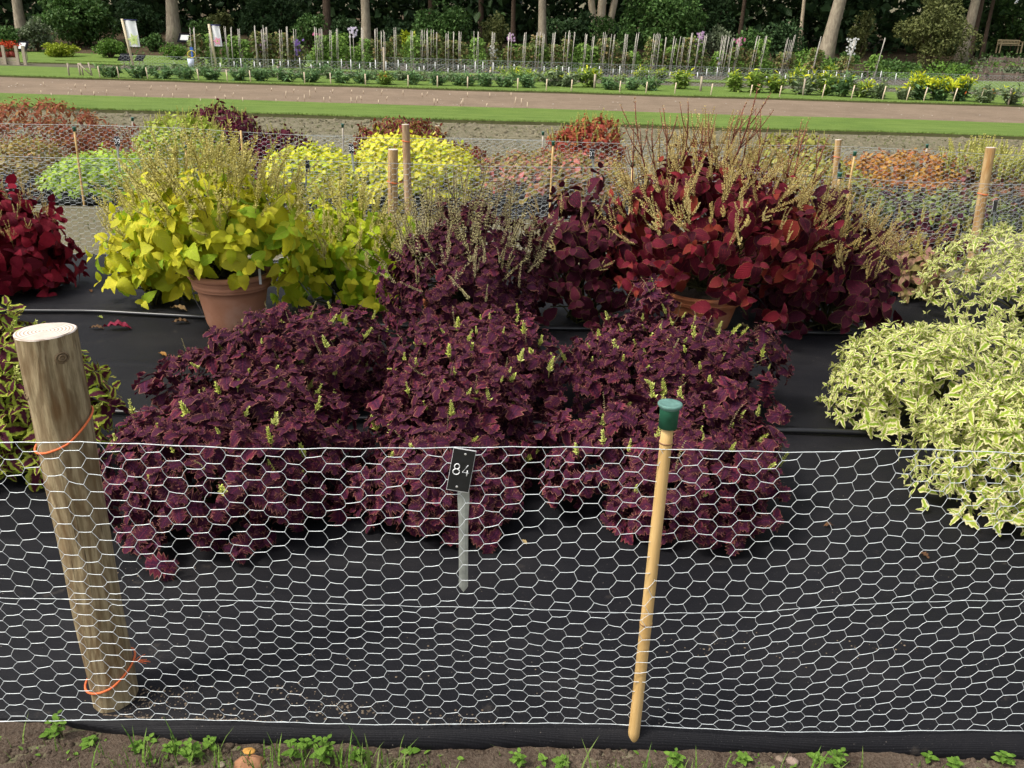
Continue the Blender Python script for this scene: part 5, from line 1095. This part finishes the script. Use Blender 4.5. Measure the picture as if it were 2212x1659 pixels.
# low grey netting round the long bed and the clematis rows
netting('wire_netting', 'low grey netting along the front of the lily bed', -16.5, 27, lambda x: 37.55, lambda x: float(terr(37.55)), lambda x: float(terr(37.55)) + .27, lambda x: float(terr(37.55)) + .55, cellw=.2, rows=10, r=.0022, seed=31, sub=1, noise=.004, mat=M_WIRE2)
netting('wire_netting', 'low grey netting along the front of the clematis rows', -11, 24, lambda x: 43.3, lambda x: float(terr(43.3)), lambda x: float(terr(43.3)) + .3, lambda x: float(terr(43.3)) + .6, cellw=.22, rows=10, r=.0026, seed=32, sub=1, noise=.004, mat=M_WIRE2)

# ================================================================== WOODLAND EDGE
def bark(name, a, b, c):
    N = NT(name); n = N.noise(1, 5, .65, N.coord('Object', (9, 9, 3))); n2 = N.noise(1, 3, .6, N.coord('Object', (1.5, 1.5, .5)))
    return N.out(N.mix(N.math('MULTIPLY', N.smooth(n2, .45, .7), .5), N.mix(N.smooth(n, .35, .65), a, b), c), .9, .1, N.bump(n, .8, .05))
BK1 = bark('grey_bark', (.22, .18, .13), (.34, .29, .21), (.16, .17, .09)); BK2 = bark('dark_bark', (.075, .05, .035), (.12, .085, .06), (.06, .06, .035)); BK3 = bark('pale_bark', (.38, .30, .2), (.5, .42, .3), (.3, .26, .16))
CL = [(np.array([(0, 0, 0), (-w, .5, .12), (0, 1, -.15), (w, .5, .12)]), np.array([(0, 2, 1), (0, 3, 2)]), np.array([(0, 0), (.6, .5), (0, 1), (.6, .5)])) for w in (.3, .36, .26)]
def gm(name, *cols): return leafmat(name, list(cols), transl=.2, mottle=.2, rough=.5)
G_DK = gm('dark_evergreen_leaf', (.036, .075, .026), (.055, .105, .036), (.028, .06, .022), (.075, .13, .045)); G_MD = gm('mid_green_leaf', (.07, .14, .032), (.09, .18, .042), (.05, .11, .028), (.12, .2, .055))
G_LT = gm('light_green_leaf', (.11, .21, .03), (.15, .26, .04), (.08, .16, .028)); G_GR = gm('grey_shrub_leaf', (.15, .19, .10), (.2, .23, .14), (.12, .15, .08)); G_YL = gm('yellow_shrub_leaf', (.30, .36, .02), (.24, .32, .03), (.36, .4, .04)); G_OL = gm('olive_leaf', (.14, .16, .05), (.18, .19, .065), (.11, .13, .04))
def leaf_cloud(P, size, mat, name, root, rs, out=None, kind='stuff'):
    n = len(P); D = unit(rs.randn(n, 3) + (out if out is not None else 0) + np.array([0, 0, -.2])); Nn = unit(rs.randn(n, 3) * .5 + np.array([0, -.2, 1.0]))
    V, T, U, R = join_leaves(CL, rs.randint(0, 3, n), frames(D, Nn), size * (.6 + .8 * rs.rand(n)), P); o = obj(name, np_mesh(name, V, T, mat, U, R), root); tag(o, kind='stuff'); return o
def lumps(rs, n, rx, ry, rz, zc, k=26, shell=.75):
    """points gathered on the outside of many small lobes filling an uneven crown"""
    c = rs.randn(k, 3); c = unit(c) * (rs.rand(k) ** .45)[:, None]; c[:, 2] = np.maximum(c[:, 2], -.75); r = .22 + .2 * rs.rand(k); i = rs.randint(0, k, n); d = unit(rs.randn(n, 3)); d[:, 2] += .25
    q = c[i] + d * (r[i] * (shell + (1 - shell) * rs.rand(n)))[:, None]; return q * np.array([rx, ry, rz]) + np.array([0, 0, zc]), d
def shrub(px, yb, yt, w, mat, label, n=1500, leaf=.16, Y=None, seed=0, name='shrub', trunk=True, cat='shrub', k=30):
    p = GT(px, yb) if Y is None else at(px, yb, Y); p[2] = float(terr(p[1])) + .02; H = max(.4, at(px, yt, p[1])[2] - p[2]); rx = pxw(w / 2, p); rs = np.random.RandomState(seed)
    root = thing(name, p, label, cat)
    if trunk:
        mb = MB()
        for j in range(5): a = j * 1.3; mb.tube([(0, 0, -.1), (math.cos(a) * rx * .25, math.sin(a) * rx * .25, H * .35), (math.cos(a) * rx * .5, math.sin(a) * rx * .4, H * .65)], [.05, .04, .02], 5)
        tag(mb.build('branches', BK2, root), kind='stuff')
    n = int(n * 1.7); P, d = lumps(rs, n, rx * .82, min(rx * .8, 2.2), H * .46, H * .52, k); P[:, 2] = np.maximum(P[:, 2], .05); leaf_cloud(P, leaf * 1.15, mat, 'crown', root, rs, d * .8); return root
SH = [(165, 108, -20, 215, G_MD, 'large dark rhododendron-like shrub behind the round clipped bush', 4200, .20, 54), (85, 112, 42, 70, G_GR, 'silvery grey green shrub beside the left trunk', 1300, .13, None), (22, 112, 58, 60, G_MD, 'bushy green shrub behind the red flowers', 900, .14, None), (128, 124, 92, 78, G_YL, 'bright yellow green low shrub at left', 1000, .12, None),
      (240, 126, 88, 72, G_LT, 'round clipped light green bush left of the tall banner', 1500, .10, None), (308, 100, 10, 90, G_DK, 'dark shrub between banner and second trunk', 1200, .2, 57), (378, 130, 96, 56, G_LT, 'small feathery lime shrub left of the hose stand', 800, .09, None), (332, 112, 78, 46, G_MD, 'strappy green plant with pink flowers right of the banner', 700, .14, None), (442, 100, 45, 60, G_MD, 'green shrub behind the second banner', 800, .15, 56), (480, 60, 15, 60, G_OL, 'brownish green shrub above the second banner', 700, .18, 60),
      (600, 95, -10, 170, G_DK, 'dark evergreen shrub mass left of the dark trunk', 2600, .22, 60), (670, 110, 30, 80, G_MD, 'yellow green tall shrub by the dark trunk', 900, .17, 56), (745, 115, 45, 80, G_DK, 'dark low shrub between the two centre-left trunks', 1000, .18, 56), (850, 118, 40, 110, G_DK, 'dark green shrub right of the pale centre trunk', 1300, .18, 56), (955, 112, 16, 150, G_MD, 'rounded green laurel shrub behind the clematis', 2600, .17, 55), (885, 130, 70, 40, G_YL, 'spiky yellow green plant behind the canes', 400, .2, 51), (735, 130, 70, 50, G_LT, 'fresh green shrub behind the clematis at left of the pale trunk', 700, .13, 50.5),
      (1070, 120, 35, 70, G_OL, 'olive shrub between laurel and trunk', 800, .15, 55), (1225, 110, 20, 150, G_DK, 'dark drooping shrub right of the centre trunk', 1700, .2, 58), (1300, 120, 38, 70, G_MD, 'green shrub before the pale multi-stemmed trunk', 900, .15, 54.5), (1350, 125, 50, 60, G_MD, 'rounded mid green shrub beside the large holly', 900, .14, 53.5), (1430, 130, -30, 200, G_MD, 'large glossy green holly-like shrub at centre right', 4200, .19, 55), (1545, 120, 60, 70, G_GR, 'grey green shrub right of the large holly', 800, .14, 54), (1620, 125, 65, 80, G_MD, 'leafy green shrub behind the right clematis', 1000, .15, 53), (1690, 130, 55, 120, G_DK, 'dark green shrub left of the leaning trunk', 1300, .18, 56),
      (1540, 40, -30, 110, G_DK, 'dark branching evergreen at upper right centre', 1500, .22, 62), (1855, 106, 36, 62, G_OL, 'upright olive green bush right of the leaning trunk', 1400, .13, 58), (2010, 150, -20, 185, G_OL, 'broad olive green small tree with drooping branches at right', 4600, .15, 55), (1830, 148, 118, 90, G_MD, 'low spreading shrub behind the dark bench', 900, .13, 53), (1930, 160, 130, 120, G_MD, 'low green shrubs left of the terraces', 1200, .13, 52), (2065, 168, 140, 46, G_MD, 'dark rounded tussock plant beside the terraces', 700, .14, 51), (2190, 178, 150, 60, G_GR, 'blue green spiky plant in front of the terraces', 700, .16, 51), (1640, 160, 130, 60, G_LT, 'pale green border plant behind the right clematis', 500, .12, 50), (1740, 150, 105, 90, G_LT, 'light green border plant with purple flowers by the canes', 700, .13, 51.5), (1130, 145, 100, 120, G_LT, 'light mixed border plants behind the clematis at centre', 900, .13, 50), (1450, 150, 105, 100, G_OL, 'olive border plants with orange flowers', 800, .13, 50.5), (2195, 60, -20, 120, G_MD, 'green shrub behind the pale garden bench', 1000, .17, 66)]
for i, (px, yb, yt, w, m, lb, n, lf, Y) in enumerate(SH): shrub(px, yb, yt, w, m, lb, n, lf, Y, 400 + i)
fl = MB()
def tree(px, yb, w, bk, label, Y=None, lean=0.0, H=11.0, crown=True, seed=0, fork=0, cm=None):
    p = GT(px, yb) if Y is None else at(px, yb, Y); p[2] = float(terr(p[1])); r = pxw(w / 2, p); rs = np.random.RandomState(seed); root = thing('woodland_tree', p, label, 'tree')
    mb = MB(); N = 12; k = 14; zs = np.linspace(-.2, H, N); pts = np.stack([lean * zs + .06 * np.sin(zs * .7 + seed), .05 * np.sin(zs * .5), zs], 1); rr = r * (1 + .7 * np.exp(-np.maximum(zs, 0) * 1.6)) * (1 - .04 * np.maximum(zs, 0)); mb.tube(pts, rr, k); mb.build('trunk', bk, root)
    lb_ = MB()
    for j in range(7):
        z = rs.uniform(3.8, H); a = rs.rand() * 6.28; b = np.array([lean * z, 0, z]); L = rs.uniform(1.5, 3.2); e = b + np.array([math.cos(a) * L, math.sin(a) * L, L * .5]); lb_.tube([b, (b + e) / 2 + [0, 0, -.1], e], [r * .4, r * .25, r * .08], 6)
    lb_.build('limbs', bk, root)
    for j in range(fork): 
        f = MB(); sx = (-1, 1, .6)[j]; f.tube([(0, 0, -.2), (sx * r * 1.4, .05 * j, 1.2), (sx * r * 3.2, .1, 4.5), (sx * r * 5, .1, 9)], [r * .9, r * .8, r * .6, r * .4], 10); f.build('side_trunk', bk, root)
    if crown:
        n = 5200; P, d = lumps(rs, n, 3.6, 3.2, 3.4, H * .86, 34); P[:, 0] += lean * H; leaf_cloud(P, .34, cm or G_DK, 'crown', root, rs, d * .5)
    return root
for i, a in enumerate([(50, 78, 21, BK1, 'straight grey trunked tree at the upper left edge', 56), (378, 78, 27, BK1, 'thick grey trunked tree between the two banners', 56), (707, 90, 18, BK2, 'dark trunked tree at centre left', 58), (790, 110, 20, BK1, 'pale grey trunked tree rising behind the clematis', 55), (1168, 120, 18, BK1, 'brown grey trunked tree at centre', 55), (1040, 60, 12, BK2, 'dim dark tree deep in the wood at centre', 66), (1300, 45, 20, BK3, 'pale multi-stemmed tree behind green shrubs', 60), (1783, 128, 30, BK1, 'stout leaning trunked tree at right', 57), (2078, 120, 22, BK1, 'tree trunk behind the olive small tree', 60), (2098, 100, 9, BK2, 'slim dark tree at right of the olive small tree', 62), (1730, 60, 8, BK3, 'slender pale sapling left of the leaning trunk', 62), (2125, 95, 8, BK2, 'second slim dark tree near the pale bench', 64), (1110, 55, 10, BK2, 'slim shadowed tree left of the centre trunk', 64), (230, 70, 10, BK2, 'shadowed tree behind the dark rhododendron-like shrub', 66), (1600, 65, 9, BK2, 'thin dark tree in the shade at right centre', 66), (930, 70, 14, BK2, 'shadowed tree behind the laurel shrub', 68)]):
    tree(*a, lean=.09 if a[0] == 1783 else (.03 if a[0] > 1900 else 0), seed=500 + i, fork=2 if a[0] == 1300 else 0)
# the deep wood behind: one dark mass of foliage nobody could count
rsw = np.random.RandomState(77)
n = 60000; x = rsw.uniform(-62, 62, n); lane = rsw.randint(0, 3, n); yb = np.array([69, 75, 82])[lane] + rsw.randn(n) * 1.6 + 1.5 * np.sin(x * .5); z = terr(yb) + rsw.rand(n) * 11
leaf_cloud(np.stack([x, yb, z], 1), .75, G_DK, 'woodland', None, rsw)
n = 9000; x = rsw.uniform(-60, 60, n); yb = rsw.uniform(61, 72, n); z = terr(yb) + 7.5 + rsw.rand(n) * 5 + 1.2 * np.sin(x * .45 + yb)
leaf_cloud(np.stack([x, yb, z], 1), .6, G_DK, 'shade_canopy', None, rsw)  # loose leaf layer above the view, added to shade the wood's edge
n = 6000; x = rsw.uniform(-45, 45, n); yb = rsw.uniform(49.5, 60, n); leaf_cloud(np.stack([x, yb, terr(yb) + .05 + rsw.rand(n) ** 3 * .5], 1), .16, G_MD, 'undergrowth', None, rsw)
n = 9000; x = rsw.uniform(-12, 24, n); yb = rsw.uniform(47.6, 51, n); leaf_cloud(np.stack([x, yb, terr(yb) + .05 + rsw.rand(n) * (.55 + .45 * np.sin(x * 1.3) * np.sin(x * .47 + 1))], 1), .15, G_LT, 'border_foliage', None, rsw)

# ------------------------------------------------------------------ banners, lecterns, benches, terraces, flower table
M_BANNER = plain('white_banner_cloth', (.82, .82, .84), .6, .2, var=.03, scale=3)
M_NAVY = plain('navy_edging', (.03, .03, .12), .6, .2)
M_POLE = plain('pale_banner_pole', (.60, .50, .34), .7, .2, var=.1)
M_LECT = plain('black_lectern_board', (.006, .006, .009), .9, .08)
M_PRINT1, M_PRINT2, M_PRINTC = plain('green_print', (.55, .65, .25), .6, .2, var=.1), plain('pink_print', (.75, .30, .40), .6, .2, var=.1), plain('yellow_green_print', (.35, .5, .12), .6, .2)
def banner(px, yb, x0, y0, y1, w, fx, fy_, fr, pm, label):
    p = GT(px, yb); s = pxw(1, p); root = thing('banner_stand', p, label, 'banner'); H = (yb - y0) * s
    MB().tube([(0, 0, -.05), (-(px - x0) * s, 0, H + 2.5 * s)], 2.6 * s, 10).build('pole', M_POLE, root)
    ox = -(px - x0) * s + 4.5 * s; hz = (y1 - y0) * s; d = 1.2 * s
    m = MB(); nx, nz = 8, 8; V = []; T = []
    for j in range(nz + 1):
        for i in range(nx + 1): V.append((ox + w * s * i / nx + (3 * s) * (1 - j / nz) * .9, .03 * math.sin(i * .9 + j * .3), H - hz + hz * j / nz))
    q = len(V); V += [(a, b + .012, c) for a, b, c in V]
    for o_, fl in ((0, 1), (q, -1)):
        for j in range(nz):
            for i in range(nx): a = o_ + j * (nx + 1) + i; t = [(a, a + 1, a + nx + 2), (a, a + nx + 2, a + nx + 1)]; T += t if fl > 0 else [u[::-1] for u in t]
    m.add(V, T); m.build('cloth', M_BANNER, root)
    MB().tube([(ox - 1 * s, 0, H + .6 * s), (ox + w * s + 3 * s, 0, H + .6 * s)], 1.2 * s, 6).build('top_bar', M_NAVY, root)
    f = MB(); c = np.array([ox + fx * s, -.045, H - fy_ * s])
    for k in range(11):
        a = k * 2 * math.pi / 11 + .2; u = np.array([math.cos(a), 0, math.sin(a)]); v = np.array([-math.sin(a), 0, math.cos(a)]); r = fr * s * (.8 + .3 * (k % 2)); b = len(f.V)
        f.add([c + u * r * .15, c + u * r * .55 + v * r * .17, c + u * r, c + u * r * .55 - v * r * .17, c + u * r * .55 - np.array([0, .006, 0])], [(0, 1, 4), (1, 2, 4), (2, 3, 4), (3, 0, 4)])
    f.build('flower_print', pm, root); g = MB(); g.add([c + np.array([0, -.01, 0])] + [c + np.array([math.cos(a), 0, math.sin(a)]) * fr * s * .22 for a in np.linspace(0, 6.283, 11)[:-1]], [(0, 1 + k, 1 + (k + 1) % 10) for k in range(10)]); g.build('print_centre', M_PRINTC, root)
    return root
banner(290, 148, 277, 52, 104, 24, 16, 38, 13, M_PRINT1, 'tall white banner with a green flower print on a pale pole')
banner(468, 146, 460, 62, 103, 17, 11, 31, 9, M_PRINT2, 'smaller white banner with a pink flower print on a pale pole')
def lectern(px, yb, yt, w, label, panel=False):
    p = GT(px, yb); s = pxw(1, p); root = thing('lectern_sign', p, label, 'sign'); H = (yb - yt) * s; w2 = w * s / 2
    for sg in (-.4, .4): MB().tube([(sg * w2, .06, -.05), (sg * w2, .06, H * .75)], .02, 6).build('leg', M_GREYPOST, root)
    b = MB(); b.hexa([(-w2, -.15, H * .5), (w2 * .8, -.15, H * .5), (w2, .16, H), (-w2 * .8, .16, H), (-w2, -.17, H * .5 + .02), (w2 * .8, -.17, H * .5 + .02), (w2, .14, H + .03), (-w2 * .8, .14, H + .03)]); b.build('board', M_LECT, root, smooth=False)
    if panel: c = MB(); c.hexa([(-w2 * .6, -.10, H * .62), (w2 * .5, -.10, H * .62), (w2 * .6, .08, H * .92), (-w2 * .5, .08, H * .92), (-w2 * .6, -.13, H * .62 + .02), (w2 * .5, -.13, H * .62 + .02), (w2 * .6, .06, H * .92 + .02), (-w2 * .5, .06, H * .92 + .02)]); c.build('text_panel', plain('pale_panel', (.5, .52, .5), .5, .2), root, smooth=False)
lectern(274, 146, 119, 30, 'black sloping lectern board left of the tall banner pole'); lectern(305, 144, 121, 20, 'small dark lectern board right of the tall banner'); lectern(402, 110, 76, 31, 'black lectern sign with pale panel at the wood edge', True); lectern(457, 143, 115, 16, 'black lectern board at the second banner pole'); lectern(54, 132, 93, 24, 'white topped lectern beside the red flower table', True)
# hose stand
p = GT(418, 146); s = pxw(1, p); hz = thing('hose_stand', p, 'blue stand with a ring of yellow hose left of the second banner', 'hose stand'); M_BLUE = plain('blue_paint', (.05, .14, .5), .5, .4)
MB().tube([(0, 0, -.05), (0, 0, 38 * s)], 2 * s, 8).build('post', M_BLUE, hz); MB().box((-3 * s, -.05, 34 * s), (3 * s, .05, 41 * s)).build('tap_box', M_BLUE, hz, smooth=False)
MB().tube([(math.cos(a) * 8.5 * s, -.08, 27 * s + math.sin(a) * 7 * s) for a in np.linspace(0, 6.283, 25)], .8 * s, 6, caps=False).build('hose', plain('yellow_hose', (.62, .5, .06), .5, .3), hz); MB().lathe([(.001, 0), (5.5 * s, 0), (7 * s, 18 * s), (6.4 * s, 18 * s), (5 * s, 1 * s), (.001, 1 * s)], 16, (0, -.25, 0)).build('bucket', plain('white_blue_bucket', (.6, .66, .78), .5, .3), hz)
def bench(px, yb, yt, w, mat, label, Y=None):
    p = GT(px, yb) if Y is None else at(px, yb, Y); s = pxw(1, p); root = thing('garden_bench', p, label, 'bench'); L = w * s / 2; H = max(.75, (yb - yt) * s)
    for sx in (-L * .95, L * .95):
        for y in (-.22, .22): MB().box((sx - .035, y - .035, -.1), (sx + .035, y + .035, H if y > 0 else .62)).build('leg', mat, root, smooth=False)
        MB().box((sx - .04, -.28, .62), (sx + .04, .2, .66)).build('armrest', mat, root, smooth=False)
    for j in range(4): MB().box((-L, -.25 + j * .125, .40), (L, -.16 + j * .125, .43)).build('seat_slat', mat, root, smooth=False)
    for z in (H - .06, .48): MB().box((-L * .96, .20, z), (L * .96, .245, z + .07)).build('back_rail', mat, root, smooth=False)
    sm = MB().box((-.02, .21, .5), (.02, .235, H - .05)).mesh('back_slat', mat, False)
    for j in range(15): obj('back_slat', sm, root, (-L * .9 + L * 1.8 * j / 14, 0, 0))
bench(2178, 112, 95, 48, plain('pale_bench_wood', (.46, .36, .2), .8, .2), 'pale slatted garden bench on top of the terraces', 62); bench(1843, 172, 147, 54, plain('dark_bench_wood', (.14, .10, .075), .8, .2), 'dark slatted garden bench behind the right clematis')
M_SLEEPER = plain('old_timber_sleeper', (.20, .15, .12), .9, .1, var=.25, scale=3)
for j, (y, x0, x1) in enumerate(((172, 2090, 2260), (152, 2105, 2270), (138, 2110, 2280), (118, 2140, 2290))):
    Y = (50.4, 52.6, 54.5, 56.5)[j]; a, b = at(x0, y, Y), at(x1, y, Y); z0 = float(terr(Y)) - .15; zt = (.5, .62, .72, .9)[j]; root = thing('terrace_wall', (a[0], Y, z0), ('lowest', 'second lowest', 'second highest', 'highest')[j] + ' timber terrace wall at far right', 'terrace wall'); L = b[0] - a[0]; nb = 3; hh = (zt) / nb
    for q in range(nb): MB().box((0, -.1, q * hh + .004), (L, .1, (q + 1) * hh - .004)).build('sleeper', M_SLEEPER, root, smooth=False)
    for q in range(6): MB().box((L * q / 5 - .06, -.17, -.1), (L * q / 5 + .06, -.105, zt + .08)).build('upright', M_SLEEPER, root, smooth=False)
    n = 260; rs = np.random.RandomState(j + 900); xx = a[0] + rs.rand(n) * L; leaf_cloud(np.stack([xx, Y + .3 + rs.rand(n) * 1.4, np.full(n, z0 + zt) + rs.rand(n) ** 2 * .35], 1), .14, (G_GR, G_LT, G_GR, G_MD)[j], 'terrace_planting', None, rs)
# red flower table at the far left
p = GT(20, 138); s = pxw(1, p); ft = thing('display_bed', p, 'raised timber display bed with red pots at the far left', 'raised bed'); M_CRATE = plain('pale_bed_timber', (.40, .34, .25), .85, .2, var=.2)
for q in range(3): MB().box((-30 * s, -.4, q * .11 - .05), (32 * s, -.34, q * .11 + .05)).build('board', M_CRATE, ft, smooth=False)
for x in (-22, 2, 30, 45): MB().box((x * s, -.5, -.1), (x * s + .12, -.42, .75)).build('upright', M_CRATE, ft, smooth=False)
M_RPOT = plain('red_pot', (.35, .07, .05), .7, .2); G_RED = gm('red_orange_flower', (.55, .06, .02), (.62, .12, .03), (.5, .04, .03))
for i, x in enumerate((-14, 0, 12)):
    q = p + np.array([x * s, 0, .25]); pr = thing('potted_flower', q, ('left', 'middle', 'right')[i] + ' red pot of red flowers on the display bed', 'potted plant'); MB().lathe([(.001, 0), (.11, 0), (.15, .26), (.13, .26), (.1, .02)], 14).build('pot', M_RPOT, pr); rs = np.random.RandomState(i + 950); nn = 160; P = rs.randn(nn, 3) * np.array([.16, .14, .08]) + np.array([0, 0, .48]); leaf_cloud(P, .09, G_RED, 'flowers', pr, rs); leaf_cloud(rs.randn(80, 3) * np.array([.15, .14, .08]) + np.array([0, 0, .32]), .09, G_MD, 'foliage', pr, rs)
